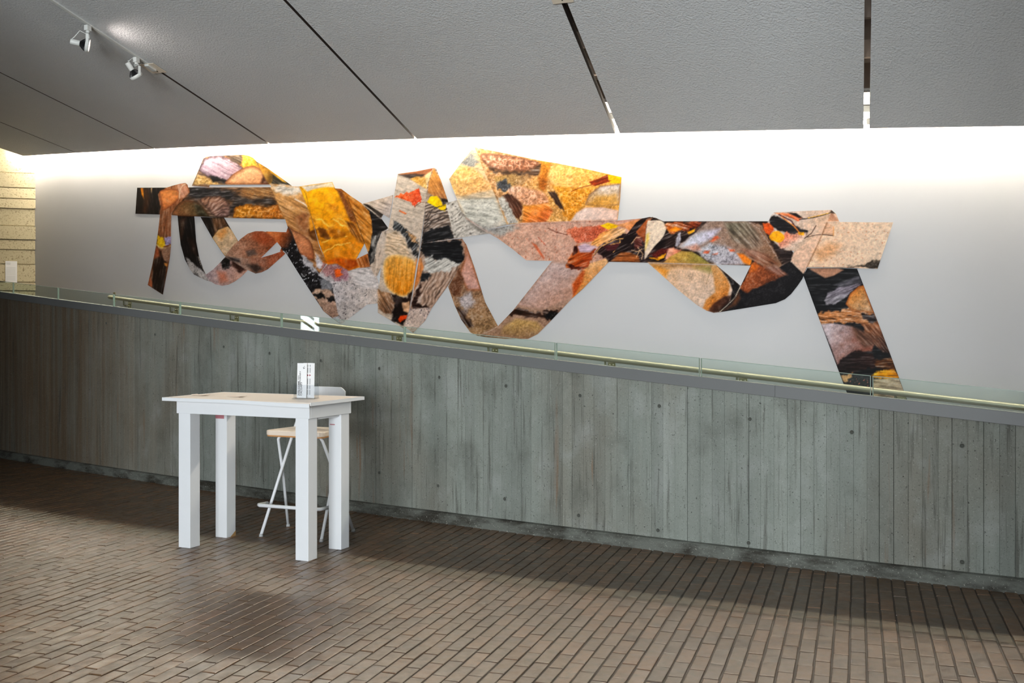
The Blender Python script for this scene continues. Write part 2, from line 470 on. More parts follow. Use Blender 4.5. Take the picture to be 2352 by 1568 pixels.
for i in range(len(SEAMS) - 1):
    a, b = SEAMS[i][0], SEAMS[i + 1][0]
    ns, ntt = 9, 12; vs = []
    for up in (0.0, 0.06):
        for t_ in np.linspace(0, TL, ntt):
            for q in range(ns):
                w = q / (ns - 1); sh = SLOT[i] * (1 - w) - SLOT[i + 1] * w
                k0, k1 = SEAMS[i][1], SEAMS[i + 1][1]
                p = ceil_pt(a, t_) * (1 - w) + ceil_pt(b, t_) * w
                # follow the curved edge line near the wall
                e = ceil_pt(a + (b - a) * w, 0) - (ceil_pt(a, 0) * (1 - w) + ceil_pt(b, 0) * w)
                vs.append(p + e + BC * sh + Vector((0, 0, up)))
    N = ns * ntt; fs = []
    idx = lambda l, r, q: l * N + r * ns + q
    for r in range(ntt - 1):
        for q in range(ns - 1):
            fs.append((idx(0, r, q), idx(0, r, q + 1), idx(0, r + 1, q + 1), idx(0, r + 1, q)))
            fs.append((idx(1, r, q), idx(1, r + 1, q), idx(1, r + 1, q + 1), idx(1, r, q + 1)))
        fs.append((idx(0, r, 0), idx(0, r + 1, 0), idx(1, r + 1, 0), idx(1, r, 0)))
        fs.append((idx(0, r, ns - 1), idx(1, r, ns - 1), idx(1, r + 1, ns - 1), idx(0, r + 1, ns - 1)))
    for q in range(ns - 1):
        fs.append((idx(0, 0, q), idx(1, 0, q), idx(1, 0, q + 1), idx(0, 0, q + 1)))
        fs.append((idx(0, ntt - 1, q), idx(0, ntt - 1, q + 1), idx(1, ntt - 1, q + 1), idx(1, ntt - 1, q)))
    o = mesh_obj('ceiling_panel', vs, fs, M_ceil, ceil); o.data.materials.append(M_cavity)
    for pl_ in o.data.polygons:
        rows = {(q_ % N) % ns for q_ in pl_.vertices}
        if rows in ({0}, {ns - 1}): pl_.material_index = 1
    bm = bmesh.new(); bm.from_mesh(o.data); bmesh.ops.recalc_face_normals(bm, faces=bm.faces); bm.to_mesh(o.data); bm.free()
# cavity above the slots: board behind the cove, joists
sweep('cavity_board', S0 + 1, S1, 30, lambda s: [(D_EDGE - 0.06, edge_z(s) + 0.26), (D_EDGE - 0.06, edge_z(s) + 1.3), (D_EDGE - 0.03, edge_z(s) + 1.3), (D_EDGE - 0.03, edge_z(s) + 0.26)], M_cavity, ceil)
sweep('cove_lid', S0 + 1, S1, 30, lambda s: [(D_EDGE - 0.06, edge_z(s) + 0.26), (D_WALL + 0.1, edge_z(s) + 0.26), (D_WALL + 0.1, edge_z(s) + 0.29), (D_EDGE - 0.06, edge_z(s) + 0.29)], M_wall, ceil)
for i in range(1, len(SEAMS) - 1):
    m = MB()
    vs = []
    for t_ in (0.2, TL):
        for sh, up in ((-0.5, 0.34), (0.5, 0.34), (0.5, 0.36), (-0.5, 0.36)): vs.append(ceil_pt(SEAMS[i][0], t_, up, sh))
    m.hexa([vs[0], vs[1], vs[5], vs[4], vs[3], vs[2], vs[6], vs[7]]).build('cavity_back', M_cavity, ceil)
    for t_ in (0.55, 0.95, 1.9, 2.7, 3.6, 4.4):
        c = ceil_pt(SEAMS[i][0], t_ + rng.uniform(-0.1, 0.1), 0.20)
        MB().box((0, 0, 0), (0.5, 0.05, 0.12), Matrix.Rotation(math.atan2(-BR.x, BR.y), 3, 'Z')).build('joist', M_joist, ceil, M=Matrix.Translation(c))
WIN4 = (7.32, 1.60)
# lobby beyond the frame: outer walls, two added light-blocking walls, and the glazed end
def wall_prism(name, pts, label):
    tag(MB().prism(pts, -0.01, 7.0).build(name, M_slab), label, None, None, 'structure')
wall_prism('wall_left', [(-12.6, -8), (-12.4, -8), (-12.4, 15.5), (-12.6, 15.5)], 'plain lobby wall far out of frame on the left')
wall_prism('wall_blocker_left', [(-5.4, -7.0), (-5.2, -7.0), (-4.2, 5.0), (-4.4, 5.0)], 'added wall out of frame on the left, blocking window light')  # added unseen wall, keeps window light off the far left end
wall_prism('wall_blocker_right', [(0.75, -7.0), (1.0, -7.0), (1.15, 1.2), (0.9, 1.2)], 'added wall out of frame on the right, blocking window light')  # added unseen wall, cuts window light on the right-hand side
wall_prism('wall_right', [(9.3, -8), (9.5, -8), (9.5, 6), (9.3, 6)], 'plain lobby wall far out of frame on the right')
wb = MB(); xs = [-5.4, -5.05, -2.85, -2.55, -0.35, 1.0]
for a, b in ((xs[0], xs[1]), (xs[2], xs[3]), (xs[4], xs[5])): wb.box(((a + b) / 2, -7.1, 3.5), (b - a, 0.2, 7.0))
for a, b in ((xs[1], xs[2]), (xs[3], xs[4])):
    wb.box(((a + b) / 2, -7.1, 0.37), (b - a, 0.2, 0.75)); wb.box(((a + b) / 2, -7.1, 5.22), (b - a, 0.2, 3.55))
tag(wb.build('wall_back', M_slab), 'end wall with windows behind the photographer', None, None, 'structure')
for k, (loc, sx, sy) in enumerate(WINDOWS):
    m = MB(); x0 = loc[0]
    for dx in (-1.07, 0, 1.07): m.box((x0 + dx, -6.84, 2.1), (0.06, 0.07, 2.7))
    for dz in (-1.32, 1.32): m.box((x0, -6.84, 2.1 + dz), (2.2, 0.07, 0.06))
    tag(m.build('window_%d' % (k + 1), M_steel), 'window frame behind the photographer', None, None, 'structure')
# small bright window in the far lobby wall, mirrored in the glass guard
wn = MB().box((-12.38, WIN4[0], WIN4[1]), (0.03, 0.46, 0.44)).build('window_3', M_steel)
tag(wn, 'small lobby window whose reflection shines in the glass guard', None, None, 'structure')
MB().box((-12.36, WIN4[0], WIN4[1]), (0.02, 0.40, 0.38)).build('pane', M_sky, wn)
for dz in (-0.10, 0.08):
    MB().box((0, 0, 0), (0.03, 0.62, 0.045), Matrix.Rotation(0.62, 3, 'X')).build('glazing_bar', M_dark, wn, M=Matrix.Translation((-12.345, WIN4[0], WIN4[1] + dz)))

# ================================================================== THINGS
# ---- steel channel and glass upstand on the parapet
gr = empty('glass_guard', P3(0, 0.05, 1.3))
tag(gr, 'low green-tinted glass guard in a grey steel channel on the parapet', 'glass guard')
inv = gr.matrix_world.inverted() if False else Matrix.Translation(-Vector(gr.location))
def under(o, root):      # world-space mesh -> child of an Empty placed at a thing's base
    o.parent = root; o.matrix_parent_inverse = Matrix.Translation(-Vector(root.location)) if root.rotation_euler.z == 0 else (Matrix.Translation(root.location) @ Matrix.Rotation(root.rotation_euler.z, 4, 'Z')).inverted()
    return o
joints = [S0 + 0.2, -10.2, -4.9, -1.7, 1.99, S1 - 0.2]
for a, b in zip(joints[:-1], joints[1:]):
    under(sweep('channel_section', a + 0.001, b - 0.001, 24, lambda s: [(0.036, low_z(s)), (0.034, low_z(s) + 0.002), (0.034, cap_z(s) - 0.002), (0.036, cap_z(s)), (0.10, cap_z(s)), (0.10, low_z(s))], M_steel), gr)
gj = [float(s_of_u(u, 0.05)) for u in (30, 133, 261, 413, 646, 929, 1276, 1608, 2002)]
gj = [gj[0] - 3.3, gj[0] - 2.2, gj[0] - 1.1] + gj + [gj[-1] + 1.12, gj[-1] + 2.24]
for a, b in zip(gj[:-1], gj[1:]):
    a += 0.007; b -= 0.007
    o = under(sweep('glass_panel', a, b, 8, lambda s: [(0.048, cap_z(s) - 0.01), (0.048, cap_z(s) + 0.125), (0.060, cap_z(s) + 0.125), (0.060, cap_z(s) - 0.01)], M_glass), gr)
    m = MB()
    for q in (a, b):
        e = 0.0015
        m.hexa([P3(q - e, 0.0475, cap_z(q)), P3(q + e, 0.0475, cap_z(q)), P3(q + e, 0.0605, cap_z(q)), P3(q - e, 0.0605, cap_z(q)),
                P3(q - e, 0.0475, cap_z(q) + 0.1255), P3(q + e, 0.0475, cap_z(q) + 0.1255), P3(q + e, 0.0605, cap_z(q) + 0.1255), P3(q - e, 0.0605, cap_z(q) + 0.1255)])
    n = 8; ss = np.linspace(a, b, n); vs = []
    for q in ss: vs += [P3(q, 0.0475, cap_z(q) + 0.123), P3(q, 0.0605, cap_z(q) + 0.123), P3(q, 0.0605, cap_z(q) + 0.1262), P3(q, 0.0475, cap_z(q) + 0.1262)]
    m.add(vs, [(k * 4 + j, k * 4 + (j + 1) % 4, (k + 1) * 4 + (j + 1) % 4, (k + 1) * 4 + j) for k in range(n - 1) for j in range(4)])
    e_ = m.build('cut_edge', M_glassedge); e_.parent = o; e_.matrix_parent_inverse = Matrix.Translation(-Vector(gr.location)).inverted() @ Matrix.Translation(-Vector(gr.location))

# ---- handrail on the mural wall
s_end = float(s_of_u(248, D_WALL - 0.075))
hr = empty('handrail', P3(0, D_WALL, 1.0))
tag(hr, 'round cream metal handrail sloping along the mural wall', 'handrail')
path = [P3(s_end + 0.03, D_WALL - 0.005, rail_z(s_end) + 0.004), P3(s_end + 0.005, D_WALL - 0.03, rail_z(s_end) + 0.003), P3(s_end + 0.008, D_WALL - 0.06, rail_z(s_end) + 0.002), P3(s_end + 0.05, D_WALL - 0.075, rail_z(s_end + 0.05))]
path += [P3(q, D_WALL - 0.078, rail_z(q)) for q in np.linspace(s_end + 0.12, S1 - 0.2, 60)]
under(MB().tube(path, 0.0235, 16).build('rail', M_brass), hr)
def bracket(u, end=False):
    s = float(s_of_u(u, D_WALL - 0.05)); z = rail_z(s)
    t, nr = tangent(s), normal_out(s)
    R = Matrix((t, -nr, Vector((0, 0, 1)))).transposed()
    c = Vector(P3(s, D_WALL, z - 0.075))
    m = MB(); m.box(c + nr * 0.004 + t * 0.03, (0.075, 0.008, 0.085), R)
    b = under(m.build('bracket', M_bracket, bevel=0.002), hr)
    m = MB(); m.tube([c + nr * 0.006 + t * 0.02 + Vector((0, 0, -0.012)), c + nr * 0.055 + t * 0.0 + Vector((0, 0, -0.014)), c + nr * 0.074 + Vector((0, 0, -0.004)), c + nr * 0.078 + Vector((0, 0, 0.058))], 0.0085, 8)
    m.box(c + nr * 0.03 + t * 0.02 + Vector((0, 0, -0.012)), (0.03, 0.05, 0.02), R)
    x = m.build('bracket_arm', M_bracket); x.parent = b; x.matrix_parent_inverse = Matrix.Identity(4)
    for dx, dz in ((0.012, 0.022), (0.048, 0.022), (0.030, -0.030)):
        p = c + t * dx + Vector((0, 0, dz))
        x = MB().cyl(p + nr * 0.006, p + nr * 0.013, 0.006, 8).build('bolt', M_bolt); x.parent = b
for u in (288, 395, 533, 700, 905, 1125, 1393, 1695, 2058, 2460): bracket(u)
m = MB(); c = Vector(P3(s_end + 0.04, D_WALL, rail_z(s_end))); t_, n_ = tangent(s_end), normal_out(s_end)
m.box(c + n_ * 0.004, (0.06, 0.008, 0.13), Matrix((t_, -n_, Vector((0, 0, 1)))).transposed())
under(m.build('end_plate', M_bracket, bevel=0.002), hr)

# ---- linear lamps in the cove above the ceiling edge
LAMP_D = 1.875
q = s_col - 0.1; k = 0
while q < 6.0:
    a, b = q + 0.012, q + 1.19
    root = empty('cove_lamp', P3((a + b) / 2, LAMP_D, edge_z((a + b) / 2) + 0.10))
    mid = (a + b) / 2
    lab = 'glowing warm cove lamp seen through the rightmost ceiling slot' if a < 2.6 < b else 'warm linear cove lamp tucked above the ceiling edge'
    tag(root, lab, 'lamp', 'cove lamps behind the ceiling edge')
    under(MB().tube([P3(a + 0.03, LAMP_D, edge_z(a) + 0.13), P3(b - 0.03, LAMP_D, edge_z(b) + 0.13)], 0.014, 10).build('tube', M_tube), root)
    for e in (a + 0.015, b - 0.015):
        under(MB().box(P3(e, LAMP_D, edge_z(e) + 0.135), (0.03, 0.03, 0.045), Matrix((tangent(e), normal_out(e), Vector((0, 0, 1)))).transposed()).build('lamp_holder', M_trackwhite), root)
    zt = 0.205
    under(MB().hexa([P3(a, LAMP_D - 0.03, edge_z(a) + zt), P3(b, LAMP_D - 0.03, edge_z(b) + zt), P3(b, LAMP_D + 0.03, edge_z(b) + zt), P3(a, LAMP_D + 0.03, edge_z(a) + zt),
                     P3(a, LAMP_D - 0.03, edge_z(a) + 0.255), P3(b, LAMP_D - 0.03, edge_z(b) + 0.255), P3(b, LAMP_D + 0.03, edge_z(b) + 0.255), P3(a, LAMP_D + 0.03, edge_z(a) + 0.255)]).build('batten', M_trackwhite), root)
    q += 1.2; k += 1

# ---- lighting track on the ceiling and its spotlights
def seam_at_v(i, v):
    s = SEAMS[i][0]; lo, hi = 0.0, TL
    for _ in range(60):
        m_ = (lo + hi) / 2; p = ceil_pt(s, m_); vv = VH - F_PX * (p.z - HC) / p.y
        if vv > v: lo = m_
        else: hi = m_
    return lo
M_plate = plain('cream_plate', (226, 214, 194), 0.5, var=0.03)
def track(i, v_end, label):
    s = SEAMS[i][0]; t0 = seam_at_v(i, v_end); t1 = t0 + 5.5
    base = ceil_pt(s, t0); root = empty('lighting_track', base)
    tag(root, label, 'lighting track')
    m = MB(); vs = []
    for t_ in (t0 - 0.02, t1):
        for sh, up in ((-0.0125, -0.010), (0.0125, -0.010), (0.0125, 0.03), (-0.0125, 0.03)): vs.append(ceil_pt(s, t_, up, sh))
    under(m.hexa([vs[0], vs[1], vs[5], vs[4], vs[3], vs[2], vs[6], vs[7]]).build('track_rail', M_trackwhite), root)
    m = MB(); m2 = MB(); vs = []
    for t_ in (t0 - 0.12, t0 + 0.06):
        for sh, up in ((-0.075, -0.016), (0.075, -0.016), (0.075, -0.012), (-0.075, -0.012)): vs.append(ceil_pt(s, t_, up, sh))
    pl = under(m.hexa([vs[0], vs[1], vs[5], vs[4], vs[3], vs[2], vs[6], vs[7]]).build('end_plate', M_plate), root)
    vs = []
    for t_ in (t0 - 0.05, t0 + 0.06):
        for sh, up in ((-0.022, -0.034), (0.022, -0.034), (0.022, -0.016), (-0.022, -0.016)): vs.append(ceil_pt(s, t_, up, sh))
    under(m2.hexa([vs[0], vs[1], vs[5], vs[4], vs[3], vs[2], vs[6], vs[7]]).build('end_cap', M_trackwhite, bevel=0.003), root)
    sc = ceil_pt(s, t0 - 0.09, -0.016, 0.0)
    under(MB().cyl(sc, sc + Vector((0, 0, -0.003)), 0.006, 8).build('screw', M_dark), root)
    return t0
t_end = track(3, 150, 'white lighting track on the grey ceiling carrying two spotlights')
track(5, -26, 'end of white lighting track at the top edge above the mural')
def spotlight(v_mount, drop, axis, label, power, cone):
    s = SEAMS[3][0]; t_ = seam_at_v(3, v_mount); top = ceil_pt(s, t_, -0.016)
    axis = Vector(axis).normalized()
    root = empty('track_spotlight', top); tag(root, label, 'spotlight', 'track spotlights')
    def W(mb, name, mat, bev=0.0): return under(mb.build(name, mat, bevel=bev), root)
    m = MB(); m.box(top + Vector((0, 0, -0.022)), (0.036, 0.05, 0.044), Matrix.Rotation(math.atan2(-BR.x, BR.y), 3, 'Z')); m.cyl(top + Vector((0, 0, -0.044)), top + Vector((0, 0, -0.06)), 0.016, 14)
    W(m, 'track_adapter', M_trackwhite, 0.003)
    c = top + Vector((0, 0, -drop))                       # centre of the lamp ring
    side = axis.cross(Vector((0, 0, 1))).normalized(); upv = side.cross(axis).normalized()
    R = 0.056
    # yoke: flat strap down both sides of the ring
    for sg in (-1, 1):
        pts = [top + Vector((0, 0, -0.06)), top + Vector((0, 0, -0.064)) + side * sg * R * 0.55, top + Vector((0, 0, -0.085)) + side * sg * (R + 0.004), c + side * sg * (R + 0.004)]
        m = MB(); w = axis.cross(side * sg); 
        wv = axis * 0.011
        for a, b in zip(pts[:-1], pts[1:]):
            tn = (b - a).normalized(); wd = axis - tn * axis.dot(tn); wd = wd.normalized() * 0.011; th = tn.cross(wd).normalized() * 0.0014
            m.hexa([a - wd - th, a + wd - th, a + wd + th, a - wd + th, b - wd - th, b + wd - th, b + wd + th, b - wd + th])
        W(m, 'yoke_arm', M_trackwhite)
    # ring, finned reflector, socket, cable
    ri = MB(); n = 28
    prof = [(-0.016, R - 0.002), (-0.016, R + 0.002), (0.014, R + 0.002), (0.014, R - 0.004), (0.010, R - 0.006)]
    vs = []
    for ax, rr in prof: vs += [c + axis * ax + (side * math.cos(2 * math.pi * j / n) + upv * math.sin(2 * math.pi * j / n)) * rr for j in range(n)]
    ri.add(vs, [(i * n + j, i * n + (j + 1) % n, (i + 1) * n + (j + 1) % n, (i + 1) * n + j) for i in range(len(prof) - 1) for j in range(n)], True)
    W(ri, 'ring', M_trackwhite)
    le = MB(); le.add([c + axis * 0.009 + (side * math.cos(2 * math.pi * j / n) + upv * math.sin(2 * math.pi * j / n)) * (R - 0.005) for j in range(n)], [tuple(range(n))])
    W(le, 'lamp_face', M_bulb)
    fin = MB(); vs = []; prof = [(-0.014, 1.0), (-0.03, 0.86), (-0.046, 0.62), (-0.058, 0.40), (-0.066, 0.36)]; nf = 48
    for ax, rr in prof:
        for j in range(nf):
            w = 2 * math.pi * j / nf; k = 1.0 if j % 2 else 0.86
            vs.append(c + axis * ax + (side * math.cos(w) + upv * math.sin(w)) * R * rr * k)
    fin.add(vs, [(i * nf + j, i * nf + (j + 1) % nf, (i + 1) * nf + (j + 1) % nf, (i + 1) * nf + j) for i in range(len(prof) - 1) for j in range(nf)])
    W(fin, 'finned_reflector', M_dark)
    W(MB().cyl(c - axis * 0.062, c - axis * 0.135, 0.0235, 20), 'socket', M_trackwhite, 0.002)
    e = c - axis * 0.125 + Vector((0, 0, 0.022))
    W(MB().tube([e, e + Vector((0, 0, 0.02)) + axis * 0.02, (e + top) / 2 + Vector((0, 0, 0.012)), top + Vector((0, 0, -0.075)) - axis * 0.01], 0.004, 8), 'cable', M_trackwhite)
    l = bpy.data.lights.new('spotlight_beam', 'SPOT'); l.energy = power; l.color = (1.0, 0.86, 0.80); l.spot_size = cone; l.spot_blend = 0.8; l.shadow_soft_size = 0.04
    lo = bpy.data.objects.new('spotlight_beam', l); COL.objects.link(lo); lo.location = c + axis * 0.02
    lo.rotation_euler = axis.to_track_quat('-Z', 'Y').to_euler(); under(lo, root)
spotlight(54, 0.165, (0.95, 0.30, -0.17), 'white track spotlight with black finned lamp, farther from the track end plate', 9, 2.3)
spotlight(128, 0.165, (0.42, 0.42, -0.75), 'white track spotlight tilted down, nearest the track end plate', 12, 2.2)

# ---- white bar-height table
TW = Vector((0.913, -0.408, 0)); TD = Vector((0.408, 0.913, 0))      # width / depth directions
T_O = Vector((-1.331, 6.838, 0))                                     # near right leg corner on the floor
rz = math.atan2(TW.y, TW.x)
tb = empty('bar_table', T_O - TW * 0.55 + TD * 0.25, rz)
tag(tb, 'tall white painted wooden table with square legs and cream top', 'table')
def T(mb, name, mat, bev=0.0, parent=None): return mb.build(name, mat, parent or tb, bevel=bev)
LW, AW, AD = 0.102, 1.11, 0.50
z_ab, z_at = 0.935, 1.026
legs = {}
for sx in (-1, 1):
    for sy in (-1, 1):
        m = MB(); cx_, cy_ = sx * (AW / 2 - 0.012 - LW / 2), sy * (AD / 2 - 0.006 - LW / 2)
        m.box((cx_, cy_, 0.4675 + 0.04), (LW, LW, 1.015 - 0.0))
        legs[sx, sy] = T(m, 'leg', M_white, 0.004)
for sy in (-1, 1): T(MB().box((0, sy * (AD / 2 - 0.010), (z_ab + z_at) / 2), (AW, 0.020, z_at - z_ab)), 'apron', M_white, 0.002)
for sx in (-1, 1): T(MB().box((sx * (AW / 2 - 0.010), 0, (z_ab + z_at) / 2), (0.020, AD - 0.042, z_at - z_ab)), 'apron', M_white, 0.002)
for sx in (-1, 1): T(MB().box((sx * (AW / 2 - 0.06), 0, 0.955), (0.075, AD - 0.25, 0.07)), 'corner_block', M_white, 0.002)
tt = T(MB().box((0, 0.0, 1.0365), (1.225, 0.645, 0.021)), 'tabletop', M_top, 0.004)
# white edging round the top, the front strip peeling near the corner
for sy in (-1, 1):
    m = MB()
    if sy == 1: m.box((0, sy * 0.3245, 1.0365), (1.232, 0.004, 0.0225))
    else:
        n = 26; vs = []
        for k in range(n):
            x = -0.6155 + 1.231 * k / (n - 1); w = max(0.0, (x - 0.05) / 0.56)
            dz = -0.010 * math.sin(min(1.0, w) * math.pi * 0.55); dy = -0.010 * w * w
            vs += [(x, -0.327 + dy, 1.0252 + dz), (x, -0.3232 + dy, 1.0252 + dz), (x, -0.3232 + dy, 1.0478 + dz * 0.8), (x, -0.327 + dy, 1.0478 + dz * 0.8)]
        m.add(vs, [(k * 4 + j, k * 4 + (j + 1) % 4, (k + 1) * 4 + (j + 1) % 4, (k + 1) * 4 + j) for k in range(n - 1) for j in range(4)] + [(3, 2, 1, 0), tuple((n - 1) * 4 + j for j in range(4))])
    T(m, 'edge_strip', M_white)
for sx in (-1, 1): T(MB().box((sx * 0.614, 0, 1.0365), (0.004, 0.640, 0.0225)), 'edge_strip', M_white)
# torn laminate curling under the front edge
m = MB(); n = 14; vs = []
for k in range(n):
    w = k / (n - 1); x = 0.14 + 0.30 * w; hgt = 0.003 + 0.013 * (w ** 2.2) * (1 if w < 0.93 else (1 - w) / 0.07); y = -0.255 - 0.012 * w
    vs += [(x, y, 1.0245 - hgt), (x, y + 0.003, 1.0245 - hgt), (x, y + 0.003, 1.0245), (x, y, 1.0245)]
m.add(vs, [(k * 4 + j, k * 4 + (j + 1) % 4, (k + 1) * 4 + (j + 1) % 4, (k + 1) * 4 + j) for k in range(n - 1) for j in range(4)])
T(m, 'torn_laminate', M_white)
# paint scraped to pink at a leg top, bare wood at a leg foot
x0, y0 = -(AW / 2 - 0.012 - LW), AD / 2 - 0.006 - LW
o = MB().box((x0 - 0.062, y0 - 0.0006, 0.893), (0.078, 0.0012, 0.052)).build('pink_paint_patch', M_pink, legs[-1, 1])
o = MB().add([(x0 + 0.0008, y0 + 0.102, 0), (x0 + 0.0008, y0 + 0.040, 0), (x0 + 0.0008, y0 + 0.102, 0.040)], [(0, 1, 2)]).build('bare_wood_chip', M_raw, legs[-1, 1])
o = MB().box(((AW / 2 - 0.012 - LW / 2) - 0.02, AD / 2 - 0.006 - LW - 0.0006, 0.862), (0.04, 0.0012, 0.007)).build('pink_paint_patch', M_pink, legs[1, 1])

# ---- folding bar stool behind the table
SO = Vector((-1.600, 7.560, 0)); SR = Vector((0.93, -0.36, 0)).normalized(); srz = math.atan2(SR.y, SR.x)
st = empty('bar_stool', SO, srz); tag(st, 'white folding bar stool with a pale seat behind the table', 'stool')
def S(mb, name, mat, bev=0.0, parent=None): return mb.build(name, mat, parent or st, bevel=bev)
def stool_leg(pts, foot):
    l = S(MB().tube(pts, 0.0115, 12), 'leg', M_white)
    S(MB().cyl(Vector(foot), Vector(foot) + Vector((0, 0, 0.022)), 0.016, 12, 0.013), 'foot', M_rubber, 0, l)
    return l
FW, BW = 0.255, 0.285
for sg in (-1, 1):
    stool_leg([(sg * FW, 0, 0.012), (sg * 0.225, 0.24, 0.50), (sg * 0.185, 0.435, 0.93), (sg * 0.178, 0.46, 1.01)], (sg * FW, 0, 0))
    stool_leg([(sg * BW - 0.0, 0.40, 0.012), (sg * 0.235 - 0.015, 0.285, 0.38), (sg * 0.19 - 0.03, 0.17, 0.70), (sg * 0.17 - 0.03, 0.165, 0.728)], (sg * BW, 0.40, 0))
def rounded(w0, w1, y0, y1, r, n=6):
    pts = []
    for cx_, cy_, a0 in ((w0 - r, y0 + r, -90), (w1 - r, y1 - r, 0), (-w1 + r, y1 - r, 90), (-w0 + r, y0 + r, 180)):
        for k in range(n + 1):
            a = math.radians(a0 + 90 * k / n); pts.append((cx_ + r * math.cos(a), cy_ + r * math.sin(a)))
    return pts
seat = S(MB().prism(rounded(0.245, 0.205, 0.02, 0.40, 0.05), 0.742, 0.778), 'seat', M_seat, 0.008)
S(MB().prism(rounded(0.242, 0.202, 0.023, 0.397, 0.05), 0.733, 0.744), 'seat_edge', M_seatedge, 0.002, seat)
m = MB(); n = 17; vs = []
for k in range(n):
    w = -1 + 2 * k / (n - 1); x = 0.20 * w; y = 0.475 - 0.045 * w * w; cz = 0.018 * max(0, abs(w) - 0.8) / 0.2
    vs += [(x, y - 0.006, 0.955 + cz), (x, y + 0.006, 0.955 + cz), (x, y + 0.006, 1.078 - cz * 1.6), (x, y - 0.006, 1.078 - cz * 1.6)]
m.add(vs, [(k * 4 + j, k * 4 + (j + 1) % 4, (k + 1) * 4 + (j + 1) % 4, (k + 1) * 4 + j) for k in range(n - 1) for j in range(4)] + [(3, 2, 1, 0), tuple((n - 1) * 4 + j for j in range(4))])
S(m, 'backrest', M_white, 0.003)
S(MB().tube([(-0.262, 0.09, 0.232), (-0.262, -0.02, 0.236), (-0.235, -0.045, 0.238), (0.20, -0.045, 0.238), (0.255, -0.02, 0.236), (0.262, 0.09, 0.232)], 0.013, 12), 'footrest', M_white)

# ---- leaflet holder, leaflets and papers on the table
ZT = 1.0475
H_O = Vector((-1.415, 7.13, ZT)); hz = math.radians(-12)
ho = empty('leaflet_holder', H_O, hz); tag(ho, 'clear acrylic leaflet holder standing near the table corner', 'leaflet holder')
def H(mb, name, mat, bev=0.0): return mb.build(name, mat, ho, bevel=bev)
H(MB().box((0.008, 0.0, 0.0025), (0.165, 0.09, 0.005)), 'base', M_acrylic)
H(MB().box((0.008, 0.040, 0.075), (0.158, 0.003, 0.145)), 'back_panel', M_acrylic)
H(MB().box((0.008, -0.022, 0.05), (0.158, 0.003, 0.09)), 'front_panel', M_acrylic)
for sx in (-1, 1): H(MB().box((0.008 + sx * 0.078, 0.009, 0.055), (0.003, 0.06, 0.10)), 'side_panel', M_acrylic)
def text_obj(body, size, mat, parent, loc, rot):
    cu = bpy.data.curves.new('lettering', 'FONT'); cu.body = body; cu.size = size; cu.extrude = 0.0001; cu.space_line = 0.82
    cu.offset = 0.0003; tmp = link(bpy.data.objects.new('lettering_source', cu)); bpy.context.view_layer.update()
    me = bpy.data.meshes.new_from_object(tmp.evaluated_get(bpy.context.evaluated_depsgraph_get()))
    bpy.data.objects.remove(tmp); me.materials.clear(); me.materials.append(mat)
    o = link(bpy.data.objects.new('lettering', me), parent); o.location = loc; o.rotation_euler = rot
    return o
def leaflet(loc, rz_, tilt, label):
    o = MB().box((0, 0, 0.118), (0.070, 0.0022, 0.236)).build('leaflet', M_paper)
    o.location = Vector(H_O) + Matrix.Rotation(hz, 3, 'Z') @ Vector(loc); o.rotation_euler = (tilt, 0, hz + rz_)
    tag(o, label, 'leaflet', 'leaflets in the acrylic holder'); return o
lf = leaflet((-0.018, -0.010, 0.006), 0.0, -0.05, 'white welcome leaflet with black vertical lettering, front of the holder')
for k, w in enumerate(('WELCOME TO', 'CONTEMPORARY', 'CALGARY')):
    tx = text_obj(w, 0.0122, M_ink, lf, (-0.0195 + 0.0108 * k, -0.0014, 0.014), (math.pi / 2, -math.pi / 2, 0))
    tx.scale = (1.72, 1, 1)
# round emblem: a broken ring with a dot above its gap
m = MB(); n = 14; vs = []
for k in range(n):
    a = math.radians(130 + 240 * k / (n - 1))
    for rr in (0.0034, 0.0068): vs.append((0.0135 + rr * math.cos(a), -0.0014, 0.205 + rr * math.sin(a)))
m.add(vs, [(2 * k, 2 * k + 1, 2 * k + 3, 2 * k + 2) for k in range(n - 1)])
m.add([(0.0165, -0.0014, 0.2105), (0.0195, -0.0014, 0.2135), (0.0165, -0.0014, 0.2165), (0.0135, -0.0014, 0.2135)], [(0, 1, 2, 3)])
m.build('emblem', M_ink, lf)
lb = leaflet((0.034, 0.008, 0.006), -0.20, -0.03, 'white leaflet with two small red arrowheads, behind the welcome leaflet')
for dx in (-0.018, 0.000):
    MB().add([(dx - 0.006, -0.0014, 0.146), (dx - 0.006, -0.0014, 0.160), (dx + 0.007, -0.0014, 0.153)], [(0, 1, 2)]).build('red_arrowhead', M_red, lb)
    m = MB()
    for z0, z1 in ((0.02, 0.055), (0.06, 0.085), (0.09, 0.13), (0.17, 0.205), (0.21, 0.225)): m.add([(dx - 0.005, -0.0013, z0), (dx + 0.004, -0.0013, z0), (dx + 0.004, -0.0013, z1), (dx - 0.005, -0.0013, z1)], [(0, 1, 2, 3)])
    m.build('printed_column', M_greyink, lb)
leaflet((0.014, 0.031, 0.006), 0.0, 0.0, 'plain white leaflet at the back of the holder')
